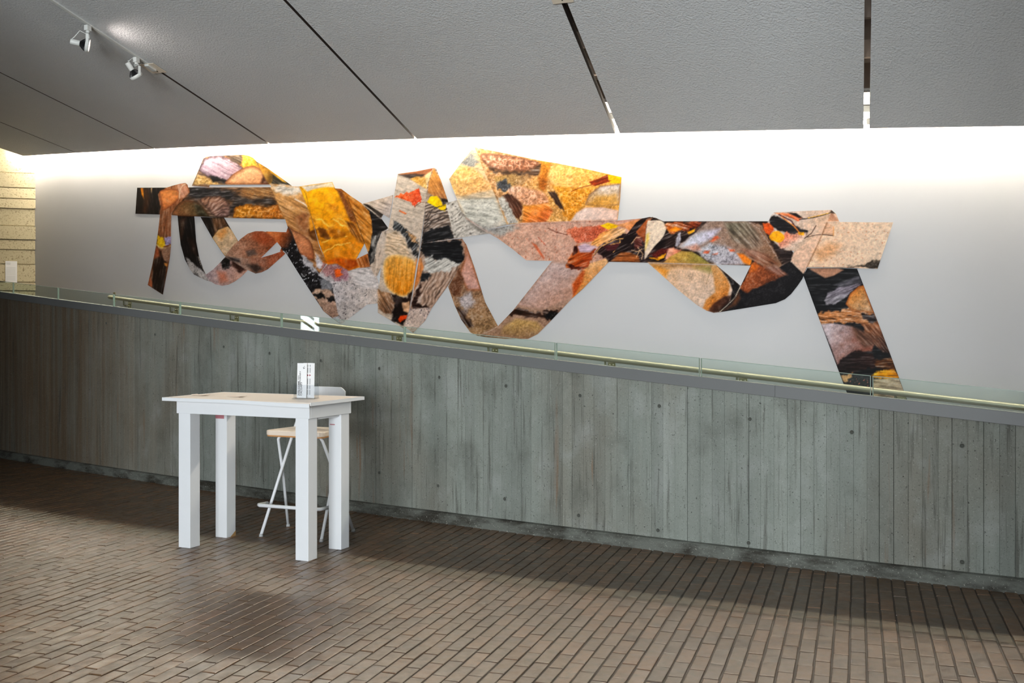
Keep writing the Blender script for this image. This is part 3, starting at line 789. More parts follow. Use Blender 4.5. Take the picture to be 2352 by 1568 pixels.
def paper(u, v, rot, curl, label):
    y = F_PX * (HC - ZT) / (v - VH); x = (u - CX) / F_PX * y
    m = MB(); n = 12; vs = []
    for k in range(n):
        w = -1 + 2 * k / (n - 1); z = 0.0012 + curl * abs(w) ** 2.5
        for yy in (-0.035, 0.035): vs += [(0.06 * w, yy, z), (0.06 * w, yy, z + 0.0008)]
    fs = []
    for k in range(n - 1):
        a, b = 4 * k, 4 * k + 4
        fs += [(a + 1, b + 1, b + 3, a + 3), (a, a + 2, b + 2, b), (a, b, b + 1, a + 1), (a + 2, a + 3, b + 3, b + 2)]
    o = m.add(vs, fs + [(0, 1, 3, 2), (4 * n - 4, 4 * n - 2, 4 * n - 1, 4 * n - 3)]).build('paper_sheet', M_cream)
    o.location = (x, y, ZT); o.rotation_euler = (0, 0, rot); tag(o, label, 'paper', 'loose papers on the table')
paper(462, 908, -0.35, 0.007, 'curled cream paper sheet nearest the left corner of the table')
paper(545, 911, -0.4, 0.006, 'cream paper sheet lying along the table front edge')

# ---- text panel on the far concrete wall
lw0, lz0 = col_uv(39, 666, 0.05); lw1, lz1 = col_uv(12, 599, 0.05)
pt = C0 + CD * lw0 - CN * 0.03
lab = empty('wall_label', (pt.x, pt.y, lz0)); tag(lab, 'white text panel hanging on the far left concrete wall', 'wall label')
under(col_box('panel', lw0, lw1, lz0, lz1, 0.03, 0.034, M_paper), lab)
for k, v in enumerate((603, 606, 614, 617, 620, 623, 626, 629, 633, 636, 639, 642)):
    a_, za = col_uv(24 if k < 2 else 35.5, v + (1.1 if k < 2 else 0.8), 0.035); b_, zb = col_uv(14.5, v, 0.035)
    under(col_box('text_line', a_, b_, za, zb, 0.0338, 0.0348, M_greyink), lab)
# lamp in the short cove over that wall
la = C0 + CD * 0.05 - CN * 0.10; lb_ = C0 + CD * 0.60 - CN * 0.10; zc = edge_z(s_col) + 0.14
root = empty('cove_lamp', (la.x, la.y, zc)); tag(root, 'short warm cove lamp above the far left concrete wall', 'lamp', 'cove lamps behind the ceiling edge')
under(MB().tube([(la.x, la.y, zc), (lb_.x, lb_.y, zc)], 0.014, 10).build('tube', M_tube), root)
under(MB().hexa([(q.x - CN.x * o_, q.y - CN.y * o_, z_) for z_ in (zc + 0.035, zc + 0.10) for q, o_ in ((la, 0.03), (lb_, 0.03), (lb_, -0.03), (la, -0.03))]).build('batten', M_trackwhite), root)

# ---- mural: folded ribbons printed with stream-bed stones and autumn leaves
# The print is composed on a flat sheet (1 unit = 1 px of the photograph's wall area) and laid on the curved wall.
MU, MV, MWD, MHT = 296, 330, 1800, 600
CAN = np.zeros((MHT, MWD, 3), np.float32)
_lat = np.random.default_rng(5).random((256, 256)).astype(np.float32)
def vn(x, y, seed=0):
    x = x + seed * 17.31; y = y + seed * 31.7
    xi = np.floor(x).astype(np.int64); yi = np.floor(y).astype(np.int64)
    fx = (x - xi).astype(np.float32); fy = (y - yi).astype(np.float32)
    fx = fx * fx * (3 - 2 * fx); fy = fy * fy * (3 - 2 * fy)
    g = lambda a, b: _lat[a & 255, b & 255]
    return (g(xi, yi) * (1 - fx) + g(xi + 1, yi) * fx) * (1 - fy) + (g(xi, yi + 1) * (1 - fx) + g(xi + 1, yi + 1) * fx) * fy
def fbm(x, y, seed=0, o=3):
    r = 0; a = 0.5; t = 0
    for k in range(o): r = r + a * vn(x * 2 ** k, y * 2 ** k, seed + k); t += a; a *= 0.55
    return r / t
def cA(*p): return [(300 + x / 4.1275, 320 + y / 4.1275) for x, y in p]
def cB(*p): return [(600 + x / 3.92, 380 + y / 3.92) for x, y in p]
def cC(*p): return [(860 + x / 3.2675, 320 + y / 3.2667) for x, y in p]
def cD(*p): return [(1150 + x / 3.4098, 330 + y / 3.4087) for x, y in p]
def cE(*p): return [(1450 + x / 5.6, 460 + y / 5.6) for x, y in p]
def cF(*p): return [(1750 + x / 3.4086, 460 + y / 3.4087) for x, y in p]
def smooth_poly(p, k=4):
    n = len(p); out = []
    for i in range(n):
        a, b, c, d = [np.array(p[(i + j - 1) % n]) for j in range(4)]
        for t in np.arange(k) / k:
            out.append(tuple(0.5 * ((2 * b) + (c - a) * t + (2 * a - 5 * b + 4 * c - d) * t * t + (3 * b - a - 3 * c + d) * t ** 3)))
    return out
_seed = [0]
def paint(pts, col, col2=None, ang=90, tex='mot', amp=0.5, sc=1.0, tang=0, soft=1.2, warp=0.0, sm=False, edge=None, ew=10, alpha=1.0, fleck=None):
    """col -> col2 gradient along ang; tex modulates towards dark/light; edge = colour at the rim"""
    _seed[0] += 3; sd_ = _seed[0]; grow = 1.6 if isinstance(pts, Base) else 0.0
    if sm: pts = smooth_poly(pts)
    P = np.array(pts, np.float32); pad = warp * 2 + soft + 4
    x0 = max(MU, int(P[:, 0].min() - pad)); x1 = min(MU + MWD, int(P[:, 0].max() + pad) + 2)
    y0 = max(MV, int(P[:, 1].min() - pad)); y1 = min(MV + MHT, int(P[:, 1].max() + pad) + 2)
    if x1 <= x0 or y1 <= y0: return
    Y, X = np.mgrid[y0:y1, x0:x1].astype(np.float32); X0, Y0 = X, Y
    if warp:
        X = X + (fbm(X0 / 9, Y0 / 9, sd_) - 0.5) * 4 * warp; Y = Y + (fbm(X0 / 9, Y0 / 9, sd_ + 9) - 0.5) * 4 * warp
    ins = np.zeros(X.shape, bool); dist = np.full(X.shape, 1e9, np.float32)
    for i in range(len(P)):
        ax, ay = P[i]; bx, by = P[(i + 1) % len(P)]
        dx, dy = bx - ax, by - ay; L = dx * dx + dy * dy + 1e-9
        t = np.clip(((X - ax) * dx + (Y - ay) * dy) / L, 0, 1)
        dist = np.minimum(dist, (X - ax - t * dx) ** 2 + (Y - ay - t * dy) ** 2)
        if ay != by:
            c = ((Y < ay) != (Y < by)) & (X < (bx - ax) * (Y - ay) / (by - ay) + ax)
            ins ^= c
    sd = np.sqrt(dist) * np.where(ins, 1, -1)
    m = np.clip((sd + grow) / soft + 0.5, 0, 1) * alpha
    col = np.array(col, np.float32)
    if col2 is not None:
        a = math.radians(ang); q = X0 * math.cos(a) + Y0 * math.sin(a)
        qi = q[ins] if ins.any() else q
        lo, hi = np.percentile(qi, 3), np.percentile(qi, 97)
        g = np.clip((q - lo) / (hi - lo + 1e-6) + (fbm(X0 / 14, Y0 / 14, sd_ + 1) - 0.5) * 0.5, 0, 1)[..., None]
        C = col * (1 - g) + np.array(col2, np.float32) * g
    else: C = np.broadcast_to(col, X.shape + (3,)).copy()
    ta = math.radians(tang); U = X0 * math.cos(ta) + Y0 * math.sin(ta); V = -X0 * math.sin(ta) + Y0 * math.cos(ta)
    if tex == 'gran':
        n = 0.5 * (fbm(X0 / (2.0 * sc), Y0 / (2.0 * sc), sd_, 2) - 0.5) + 0.36 * (fbm(X0 / (15 * sc), Y0 / (15 * sc), sd_ + 4, 4) - 0.5)
    elif tex == 'str':
        n = fbm(U / (26 * sc), V / (2.6 * sc), sd_, 3) - 0.5
    elif tex == 'rip':
        w = fbm(U / (30 * sc), V / (20 * sc), sd_, 2) * 14
        n = 0.20 * np.sin((V / (1.7 * sc)) + w) + 0.8 * (fbm(U / (18 * sc), V / (3 * sc), sd_ + 5) - 0.5)
    elif tex == 'net':      # caustic net of light
        w1 = fbm(X0 / (16 * sc), Y0 / (12 * sc), sd_, 2); w2 = fbm(X0 / (9 * sc), Y0 / (7 * sc), sd_ + 7, 2)
        n = np.maximum(np.exp(-((w1 - 0.5) / 0.035) ** 2), np.exp(-((w2 - 0.52) / 0.04) ** 2)) * 0.5 - 0.15 + 0.5 * (fbm(X0 / 4, Y0 / 4, sd_ + 2) - 0.5)
    else:
        n = fbm(X0 / (8 * sc), Y0 / (8 * sc), sd_, 4) - 0.5
    n = n[..., None] * 2.2 * amp
    C = np.where(n > 0, C + (250 - C) * np.clip(n, 0, 1) * 0.8, C * (1 + np.clip(n, -0.95, 0)))
    if edge is not None:
        k = np.clip(1 - sd / ew, 0, 1)[..., None] ** 1.4
        C = C * (1 - k) + np.array(edge, np.float32) * k
    if fleck is not None:
        fc, th = fleck
        k = np.clip((fbm(X0 / 3.2, Y0 / 3.2, sd_ + 13, 3) - th) * 12, 0, 1)[..., None]
        C = C * (1 - k) + np.array(fc, np.float32) * k
    s = (slice(y0 - MV, y1 - MV), slice(x0 - MU, x1 - MU))
    CAN[s] = CAN[s] * (1 - m[..., None]) + C * m[..., None]
def line(p, w, col, alpha=1.0, warp=0.0):
    p = [np.array(q, float) for q in p]
    L, Rr = [], []
    for i, q in enumerate(p):
        d = p[min(i + 1, len(p) - 1)] - p[max(i - 1, 0)]; d = d / (np.hypot(*d) + 1e-9); n = np.array([-d[1], d[0]]) * w / 2
        L.append(tuple(q + n)); Rr.append(tuple(q - n))
    paint(L + Rr[::-1], col, tex='mot', amp=0.15, soft=0.8, warp=warp, alpha=alpha)
BLK = (24, 22, 22)

PIECES = []      # (outline, layer)
def piece(pts, layer=1):
    PIECES.append((pts, layer))
    return Base(pts)
class Base(list): pass          # a ribbon's own ground colour runs a little past its outline

# -- far left bar
p = piece(cA((62, 458), (560, 456), (520, 600), (445, 722), (280, 712), (45, 705)), 1)
paint(p, (30, 22, 18), (22, 20, 22), 0, 'str', 0.35, tang=85)
paint(cA((120, 470), (170, 480), (180, 560), (150, 690), (110, 690), (130, 580)), (74, 46, 26), None, 90, 'str', 0.3, tang=85, soft=8, alpha=0.8)
paint(cA((95, 458), (118, 458), (126, 570), (105, 520)), (214, 140, 30), soft=2); paint(cA((190, 458), (204, 458), (199, 512)), (222, 190, 140), soft=1.5)
# -- water bar
p = piece(cA((540, 455), (1335, 453), (1400, 600), (1475, 757), (960, 745), (445, 722), (520, 560)), 1)
paint(p, (92, 72, 60), (120, 88, 58), 0, 'rip', 0.55, 1.1, tang=8)
paint(cA((560, 455), (800, 455), (1000, 500), (960, 590), (800, 560), (640, 570), (560, 540)), (34, 32, 34), None, 0, 'str', 0.8, 0.8, tang=-6, soft=7, warp=3)
paint(cA((655, 570), (760, 530), (880, 555), (950, 640), (930, 735), (800, 735), (720, 650)), (160, 122, 100), (120, 96, 92), 60, 'rip', 0.5, 0.8, tang=-35, sm=True, edge=(70, 52, 44), ew=8, warp=2)
paint(cA((990, 520), (1100, 560), (1330, 540), (1400, 640), (1200, 610), (1010, 640), (960, 720), (930, 650)), (40, 34, 32), None, 0, 'str', 0.6, 0.8, soft=8, warp=3)
paint(cA((970, 745), (985, 650), (1090, 605), (1250, 640), (1400, 610), (1470, 752)), (206, 140, 44), (190, 120, 56), 0, 'net', 0.6, 0.8, sm=False, edge=(110, 70, 30), ew=6, warp=2)
paint(cA((1050, 470), (1330, 460), (1360, 540), (1150, 560), (1050, 520)), (150, 112, 72), None, 0, 'str', 0.7, 0.7, tang=12, soft=10)
# -- roof panel with lilac and pink stones
p = piece(cA((580, 440), (620, 350), (690, 180), (720, 165), (760, 158), (1060, 145), (1120, 155), (1160, 175), (1195, 210), (1330, 428), (750, 430), (745, 452)), 1)
paint(p, (120, 96, 80), (170, 120, 60), 0, 'str', 0.5, tang=20)
paint(cA((690, 200), (760, 160), (900, 165), (1060, 260), (1020, 330), (920, 390), (800, 370), (650, 300)), (196, 176, 192), (176, 150, 160), 40, 'str', 0.55, 0.8, tang=28, sm=True, edge=(70, 56, 60), ew=7, warp=3)
paint(cA((900, 150), (1060, 146), (1050, 240), (960, 200)), (70, 56, 44), None, 0, 'str', 0.6, tang=25, soft=5, warp=2)
paint(cA((600, 430), (640, 330), (760, 380), (860, 425), (740, 435)), (206, 170, 112), None, 0, 'net', 0.5, soft=5, warp=2)
paint(cA((730, 345), (800, 350), (920, 400), (900, 426), (800, 410)), (28, 26, 28), None, 0, 'str', 0.5, soft=4, warp=3)
paint(cA((1060, 146), (1150, 165), (1260, 330), (1180, 250), (1060, 270)), (226, 172, 66), None, 0, 'net', 0.5, soft=4, warp=2)
paint(cA((920, 426), (930, 370), (1000, 310), (1110, 258), (1200, 262), (1270, 330), (1310, 426)), (226, 180, 140), (200, 146, 108), 60, 'gran', 0.35, sm=True, edge=(120, 76, 50), ew=9)
paint(cA((1230, 426), (1260, 330), (1325, 426)), (70, 40, 26), soft=6)
# -- wedge right of the roof
p = piece(cA((1195, 210), (1300, 275), (1530, 440), (1500, 470), (1345, 455)), 1)
paint(p, (60, 54, 40), (40, 36, 30), 30, 'str', 0.5, tang=35)
paint(cA((1210, 230), (1330, 300), (1345, 380), (1310, 420)), (190, 140, 52), (120, 92, 40), 20, 'mot', 0.4, sm=True, soft=3)
paint(cA((1300, 275), (1380, 320), (1480, 410), (1440, 400), (1340, 320)), (196, 150, 50), None, 0, 'str', 0.5, tang=36, soft=3)
paint(cA((1350, 455), (1450, 425), (1530, 440), (1560, 480)), (196, 186, 170), None, 0, 'str', 0.4, soft=5)
# -- T stem
p = piece(cA((345, 456), (400, 438), (470, 420), (520, 412), (540, 430), (555, 500), (500, 560), (430, 640), (392, 710), (384, 780), (383, 1000), (372, 1120), (305, 1472), (162, 1380), (205, 1190), (240, 1010), (262, 860), (278, 720), (290, 640), (265, 520)), 2)
paint(p, (150, 100, 68), (120, 80, 60), 90, 'str', 0.5, 0.8, tang=95)
paint(cA((270, 500), (340, 470), (450, 480), (460, 560), (400, 620), (340, 660), (300, 670), (290, 600)), (222, 150, 92), (200, 128, 80), 90, 'mot', 0.3, sm=True, edge=(120, 70, 44), ew=6)
paint(cA((440, 425), (520, 414), (552, 500), (500, 555), (465, 560)), (190, 140, 116), None, 0, 'str', 0.5, tang=60, soft=2)
line(cA((530, 416), (490, 440), (468, 480), (458, 570)), 1.2, (240, 224, 200))
paint(cA((385, 700), (430, 640), (440, 720), (400, 800), (384, 960)), (190, 182, 186), None, 0, 'gran', 0.5, soft=2)
paint(cA((250, 920), (300, 930), (330, 1010), (310, 1035), (244, 990)), (216, 176, 30), None, 0, 'gran', 0.6, warp=3)
paint(cA((320, 930), (384, 920), (384, 990), (330, 1005)), (170, 160, 196), None, 0, 'gran', 0.6, warp=2)
line(cA((238, 990), (280, 1030), (340, 1030), (384, 1005)), 2.2, (226, 200, 150))
paint(cA((240, 1015), (290, 1060), (310, 1130), (345, 1170), (330, 1300), (305, 1472), (200, 1400), (215, 1180)), (44, 28, 20), (26, 20, 18), 60, 'str', 0.5, tang=100, soft=3)
paint(cA((235, 1015), (270, 1040), (275, 1110), (225, 1130)), (150, 80, 50), None, 0, 'mot', 0.4, soft=6)
paint(cA((300, 1040), (380, 1010), (372, 1120), (345, 1165), (320, 1140)), (150, 116, 96), None, 0, 'gran', 0.5, warp=2)
paint(cA((166, 1378), (180, 1290), (205, 1360), (204, 1400)), (190, 116, 82), None, 0, 'mot', 0.3, soft=3)
paint(cA((318, 1170), (350, 1175), (345, 1205), (325, 1195)), (196, 130, 60), soft=2)
# -- arch and dark U
p = piece(cA((445, 722), (602, 722), (606, 760), (620, 960), (650, 1120), (690, 1230), (715, 1280), (765, 1350), (700, 1330), (600, 1280), (560, 1225), (515, 1140), (475, 1000), (457, 850)), 2)
paint(p, (26, 22, 22), None, 0, 'str', 0.3, tang=80)
paint(cA((470, 760), (520, 740), (500, 860), (472, 960)), (80, 52, 36), soft=10, alpha=0.7); paint(cA((545, 930), (600, 950), (625, 1100), (580, 1060)), (60, 40, 30), soft=10, alpha=0.7)
paint(cA((520, 1125), (570, 1150), (660, 1230), (720, 1290), (765, 1350), (700, 1330), (600, 1280), (555, 1215)), (176, 170, 168), None, 0, 'gran', 0.9, 0.9, soft=2, warp=2)
line(cA((640, 1110), (670, 1190), (720, 1285)), 1.2, (210, 200, 190))
p = piece(cA((400, 690), (445, 625), (490, 590), (540, 580), (600, 592), (650, 622), (700, 665), (745, 735), (600, 726), (445, 722), (395, 712)), 3)
paint(p, (142, 98, 66), (70, 66, 44), 0, 'gran', 0.45, edge=(90, 60, 40), ew=5)
paint(cA((600, 600), (660, 625), (745, 735), (640, 726)), (52, 48, 34), soft=8)
# -- U bottom, granite
p = piece(cA((712, 1282), (780, 1235), (850, 1165), (900, 1110), (1000, 1160), (1110, 1240), (1050, 1300), (990, 1345), (930, 1376), (870, 1388), (800, 1372), (760, 1345)), 2)
paint(p, (176, 156, 158), (190, 150, 134), 0, 'gran', 0.55, 0.9)
paint(cA((850, 1170), (900, 1110), (950, 1150), (930, 1220), (870, 1230)), BLK, None, 0, 'gran', 0.7, soft=5, warp=3)
paint(cA((950, 1140), (1040, 1190), (1090, 1240), (1030, 1260), (960, 1200)), (60, 40, 34), None, 0, 'gran', 0.6, soft=7, warp=3)
paint(cA((820, 1250), (900, 1260), (920, 1340), (850, 1360)), (184, 110, 84), None, 0, 'gran', 0.5, soft=10, alpha=0.8)
# -- dark diagonal to pale stone
p = piece(cA((662, 735), (885, 740), (930, 815), (1020, 965), (1130, 1130), (1000, 1120), (895, 1108), (860, 1060), (820, 1000), (775, 935)), 1)
paint(p, (30, 24, 22), None, 0, 'str', 0.4, tang=70)
paint(cA((770, 745), (880, 745), (915, 810), (840, 850), (800, 900)), (96, 70, 50), None, 0, 'str', 0.7, tang=80, soft=6)
paint(cA((775, 935), (830, 860), (920, 825), (960, 860), (1020, 965), (1130, 1130), (1000, 1122), (895, 1108), (860, 1060)), (206, 176, 140), (190, 170, 150), 60, 'gran', 0.45, soft=2, edge=(226, 190, 140), ew=3)
paint(cA((800, 900), (900, 830), (920, 880), (860, 950)), (200, 136, 72), None, 0, 'gran', 0.4, soft=9, alpha=0.7)
# -- granite loop
p = piece(cA((900, 1110), (960, 1030), (1040, 945), (1110, 893), (1180, 870), (1250, 870), (1300, 880), (1350, 918), (1388, 972), (1310, 1050), (1235, 1122), (1130, 1135), (1000, 1125)), 2)
paint(p, (176, 140, 120), (134, 76, 50), -20, 'gran', 0.65, 0.9)
paint(cA((1150, 880), (1290, 885), (1380, 970), (1250, 1000), (1150, 940)), (140, 72, 44), None, 0, 'gran', 0.5, soft=9, alpha=0.8)
paint(cA((1090, 1060), (1170, 1040), (1200, 1090), (1110, 1110)), (70, 62, 60), None, 0, 'gran', 0.6, soft=6, alpha=0.8)
p = piece(cA((900, 1110), (1000, 1125), (1130, 1135), (1235, 1122), (1340, 1092), (1440, 1058), (1467, 1082), (1380, 1160), (1300, 1230), (1240, 1260), (1185, 1272), (1110, 1238), (1000, 1165)), 3)
paint(p, (150, 128, 116), (150, 84, 58), -10, 'gran', 0.6, 0.9)
paint(cA((1100, 1190), (1200, 1180), (1260, 1230), (1185, 1270)), (40, 34, 32), None, 0, 'gran', 0.6, soft=9, alpha=0.85)
paint(cA((910, 1112), (1030, 1135), (1040, 1170), (960, 1150)), (40, 34, 34), None, 0, 'str', 0.6, soft=5)
p = piece(cA((1280, 872), (1480, 880), (1497, 825), (1525, 890), (1450, 1060), (1415, 1062), (1430, 1025), (1388, 972), (1345, 915)), 1)
paint(p, (196, 122, 78), (150, 84, 50), 30, 'gran', 0.4)
paint(cA((1450, 990), (1500, 900), (1530, 900), (1470, 1075), (1440, 1040)), (50, 30, 24), soft=6)

# -- centre mass
p = piece(cB((80, 170), (285, 188), (350, 188), (390, 260), (440, 420), (520, 720), (590, 880), (520, 985), (340, 800), (240, 560), (215, 480), (150, 330)), 2)
paint(p, (206, 160, 108), (150, 104, 66), 70, 'str', 0.5, tang=28)
paint(cB((90, 175), (350, 190), (380, 250), (200, 260), (110, 220)), (214, 206, 196), None, 0, 'str', 0.5, tang=-10, soft=9, warp=3)
paint(cB((240, 560), (290, 580), (400, 640), (460, 720), (470, 850), (340, 790)), (206, 150, 112), (170, 108, 76), 40, 'gran', 0.35, sm=True, edge=(96, 60, 40), ew=7)
paint(cB((290, 470), (380, 420), (430, 440), (425, 560), (430, 660), (350, 600)), (150, 104, 70), None, 0, 'mot', 0.4, soft=9)
line(cB((300, 300), (380, 340), (440, 390)), 2.5, (235, 230, 226), 0.8)
# lower left black ribbon
p = piece(cB((180, 740), (240, 555), (270, 600), (340, 790), (520, 970), (650, 1060), (700, 1200), (715, 1430), (640, 1375), (560, 1310), (455, 1150), (330, 960), (230, 800)), 1)
paint(p, (30, 28, 30), None, 0, 'gran', 0.35, fleck=((196, 196, 200), 0.66))
paint(cB((130, 660), (240, 560), (290, 640), (240, 740), (180, 740)), (170, 96, 56), (60, 36, 26), 30, 'gran', 0.4, soft=5)
paint(cB((350, 800), (430, 850), (500, 920), (520, 990), (420, 920)), (176, 172, 176), None, 0, 'gran', 0.8, soft=3, warp=3)
paint(cB((455, 1150), (490, 1110), (600, 1110), (690, 1180), (715, 1430), (640, 1375), (560, 1310)), (190, 160, 140), (160, 130, 116), 50, 'gran', 0.6, soft=3, warp=2)
paint(cB((470, 1150), (540, 1140), (570, 1180), (500, 1210)), BLK, None, 0, 'gran', 0.6, soft=3, warp=3); paint(cB((590, 1180), (650, 1170), (680, 1220), (620, 1220)), BLK, None, 0, 'gran', 0.6, soft=3, warp=3)
paint(cB((520, 1030), (580, 1000), (640, 1050), (650, 1130), (540, 1110)), (120, 120, 124), None, 0, 'gran', 0.6, soft=5, warp=3)
paint(cB((640, 1370), (715, 1350), (740, 1400), (715, 1430)), (176, 178, 184), None, 0, 'gran', 0.5, soft=2)
# pale granite foot
p = piece(cB((520, 985), (600, 880), (700, 880), (870, 900), (985, 900), (1050, 1030), (1065, 1100), (1052, 1240), (950, 1252), (850, 1330), (718, 1430), (690, 1300), (640, 1060)), 2)
paint(p, (186, 180, 182), (198, 184, 176), 0, 'gran', 0.5, 0.9, fleck=((60, 56, 60), 0.69))
paint(cB((800, 940), (960, 910), (1050, 1040), (1062, 1110), (900, 1100), (820, 1030)), (204, 196, 194), None, 0, 'str', 0.4, tang=15, soft=8)
paint(cB((520, 900), (600, 880), (660, 900), (760, 900), (800, 990), (740, 1040), (640, 1020), (560, 960)), (176, 132, 128), (150, 110, 120), 30, 'gran', 0.75, 0.9, soft=5, warp=4)
paint(cB((660, 940), (720, 930), (740, 990), (680, 1010)), (216, 100, 44), None, 0, 'gran', 0.5, soft=3, warp=3)
paint(cB((490, 790), (550, 860), (530, 930), (500, 900)), (200, 192, 196), None, 0, 'gran', 0.6, soft=4, warp=3)
# golden stone band
p = piece(cB((350, 188), (460, 170), (640, 148), (665, 205), (760, 260), (830, 430), (880, 560), (930, 700), (855, 842), (900, 905), (790, 940), (690, 880), (590, 885), (520, 700), (440, 420)), 3)
paint(p, (226, 166, 40), (206, 128, 40), 70, 'mot', 0.28, 2.0)
paint(cB((360, 188), (640, 150), (662, 205), (520, 205), (420, 240)), (206, 196, 184), (220, 200, 170), 0, 'str', 0.4, tang=-8, soft=3)
paint(cB((405, 260), (520, 205), (670, 205), (740, 320), (760, 480), (620, 520), (480, 440)), (236, 172, 34), (220, 150, 40), 60, 'mot', 0.25, 1.5, sm=True, soft=4)
for q in ((460, 470, 620, 560), (500, 560, 700, 640), (540, 700, 780, 640), (560, 780, 800, 700), (640, 480, 900, 680), (680, 470, 930, 640)):
    line(cB((q[0], q[1]), ((q[0] + q[2]) / 2, (q[1] + q[3]) / 2 - 25), (q[2], q[3])), 3.0, (246, 206, 120), 0.7, warp=2)
paint(cB((500, 560), (560, 555), (620, 640), (610, 670), (540, 640)), (104, 64, 26), None, 0, 'mot', 0.3, sm=True, soft=4, warp=2)
paint(cB((430, 580), (490, 570), (520, 660), (480, 680), (440, 640)), (96, 60, 30), None, 0, 'mot', 0.3, sm=True, soft=4, warp=2)
paint(cB((430, 470), (470, 450), (510, 560), (440, 590)), (216, 150, 50), soft=4)
paint(cB((600, 560), (740, 590), (740, 640), (640, 650)), (176, 112, 36), None, 0, 'mot', 0.4, sm=True, soft=5, warp=2)
paint(cB((560, 870), (680, 830), (860, 850), (880, 900), (790, 940), (690, 885)), (206, 104, 24), (150, 70, 26), 40, 'mot', 0.35, soft=7)
paint(cB((760, 500), (850, 520), (930, 700), (880, 690), (800, 600)), (150, 96, 40), None, 0, 'str', 0.7, tang=60, soft=6)
paint(cB((600, 340), (680, 360), (690, 420), (620, 390)), (190, 120, 36), None, 0, 'gran', 0.6, soft=6, alpha=0.7)
line(cB((352, 190), (400, 250), (440, 420), (520, 700), (590, 880)), 1.3, (120, 84, 40), 0.7)
# darker gold band to its right
p = piece(cB((665, 205), (720, 210), (800, 270), (910, 345), (975, 410), (1000, 500), (1005, 620), (985, 740), (965, 795), (930, 700), (880, 560), (830, 430), (760, 270)), 4)
paint(p, (166, 108, 44), (190, 130, 60), 50, 'str', 0.6, 0.9, tang=42)
paint(cB((680, 215), (720, 212), (830, 430), (860, 520), (800, 500), (760, 400)), (110, 66, 34), None, 0, 'gran', 0.5, soft=5)
line(cB((770, 265), (830, 430), (880, 560), (950, 760)), 1.2, (70, 44, 26), 0.8)
paint(cB((860, 860), (965, 790), (985, 905), (930, 910), (870, 890)), (176, 100, 40), None, 0, 'str', 0.7, tang=80, soft=3)
p = piece(cB((855, 842), (962, 790), (1005, 905), (890, 915)), 3)
paint(p, (170, 100, 44), (150, 96, 60), 40, 'str', 0.7, 0.8, tang=70)
# black wedge
p = piece(cB((910, 345), (985, 400), (1080, 475), (1145, 565), (1080, 610), (1040, 760), (1020, 880), (985, 905), (965, 795), (985, 740), (1005, 600), (1000, 500), (975, 410)), 2)
paint(p, (34, 32, 32), None, 0, 'str', 0.35)
paint(cB((1000, 640), (1060, 610), (1030, 800), (990, 880)), (120, 116, 112), None, 0, 'str', 0.6, tang=100, soft=6, warp=4)
# grey wing
p = piece(cB((910, 345), (1190, 265), (1160, 440), (1155, 475), (1100, 440), (1080, 475), (985, 400)), 2)
paint(p, (196, 178, 160), (184, 172, 166), 40, 'str', 0.45, tang=20)
paint(cB((915, 345), (960, 350), (1100, 440), (1078, 475), (990, 400)), (42, 36, 32), None, 0, 'str', 0.3, tang=35, soft=2)
p = piece(cB((985, 900), (1020, 870), (1050, 700), (1090, 600), (1145, 575), (1135, 740), (1085, 900), (1040, 1000), (1020, 975)), 2)
paint(p, (186, 172, 160), (196, 176, 160), 90, 'str', 0.45, tang=100)
# tall ribbon with the amber stone
p = piece(cB((1230, 75), (1400, 52), (1558, 20), (1530, 180), (1505, 300), (1480, 380), (1440, 640), (1425, 760), (1395, 900), (1370, 1080), (1335, 1300), (1285, 1470), (1180, 1405), (1050, 1325), (1048, 1230), (1062, 1090), (1080, 900), (1110, 740), (1150, 540), (1195, 280)), 4)
paint(p, (196, 184, 172), (190, 172, 156), 90, 'str', 0.26, tang=18)
paint(cB((1232, 75), (1555, 20), (1540, 50), (1480, 100), (1350, 105), (1300, 90)), (176, 116, 76), (140, 90, 62), 0, 'str', 0.4, tang=-8, soft=2)
paint(cB((1240, 85), (1340, 75), (1470, 80), (1440, 110), (1360, 130), (1320, 112)), (60, 52, 50), None, 0, 'str', 0.4, soft=4)
paint(cB((1340, 120), (1400, 98), (1480, 105), (1500, 220), (1430, 180)), (206, 156, 80), (220, 180, 120), 40, 'net', 0.4, soft=3)
paint(cB((1470, 90), (1540, 45), (1510, 220)), (236, 206, 160), soft=3)
paint(cB((1200, 275), (1265, 240), (1330, 250), (1380, 225), (1415, 205), (1450, 290), (1445, 330), (1400, 350), (1380, 375), (1350, 330), (1290, 300)), (214, 104, 56), (190, 70, 40), 30, 'gran', 0.6, warp=3)
line(cB((1380, 370), (1440, 330), (1490, 335)), 1.4, (110, 66, 40))
paint(cB((1245, 400), (1310, 430), (1300, 440), (1240, 412)), (206, 110, 60), soft=2)
paint(cB((1200, 500), (1270, 530), (1340, 600), (1430, 690), (1400, 860), (1340, 760), (1270, 620), (1180, 580)), (60, 62, 64), (44, 42, 42), 60, 'str', 0.9, 0.7, tang=-50, soft=5, warp=5)
paint(cB((1290, 590), (1380, 640), (1420, 700), (1360, 680)), (190, 150, 110), None, 0, 'str', 0.6, tang=-50, soft=4, warp=4)
paint(cB((1130, 620), (1210, 590), (1300, 680), (1340, 800), (1390, 860), (1150, 830), (1110, 780)), (206, 182, 156), None, 0, 'rip', 0.4, 0.8, tang=15, soft=6)
paint(cB((1105, 860), (1200, 800), (1340, 830), (1400, 900), (1385, 1050), (1350, 1140), (1290, 1180), (1200, 1160), (1110, 1060)), (222, 168, 92), (206, 128, 36), 70, 'str', 0.35, tang=95, sm=True, soft=4, edge=(216, 186, 140), ew=9)
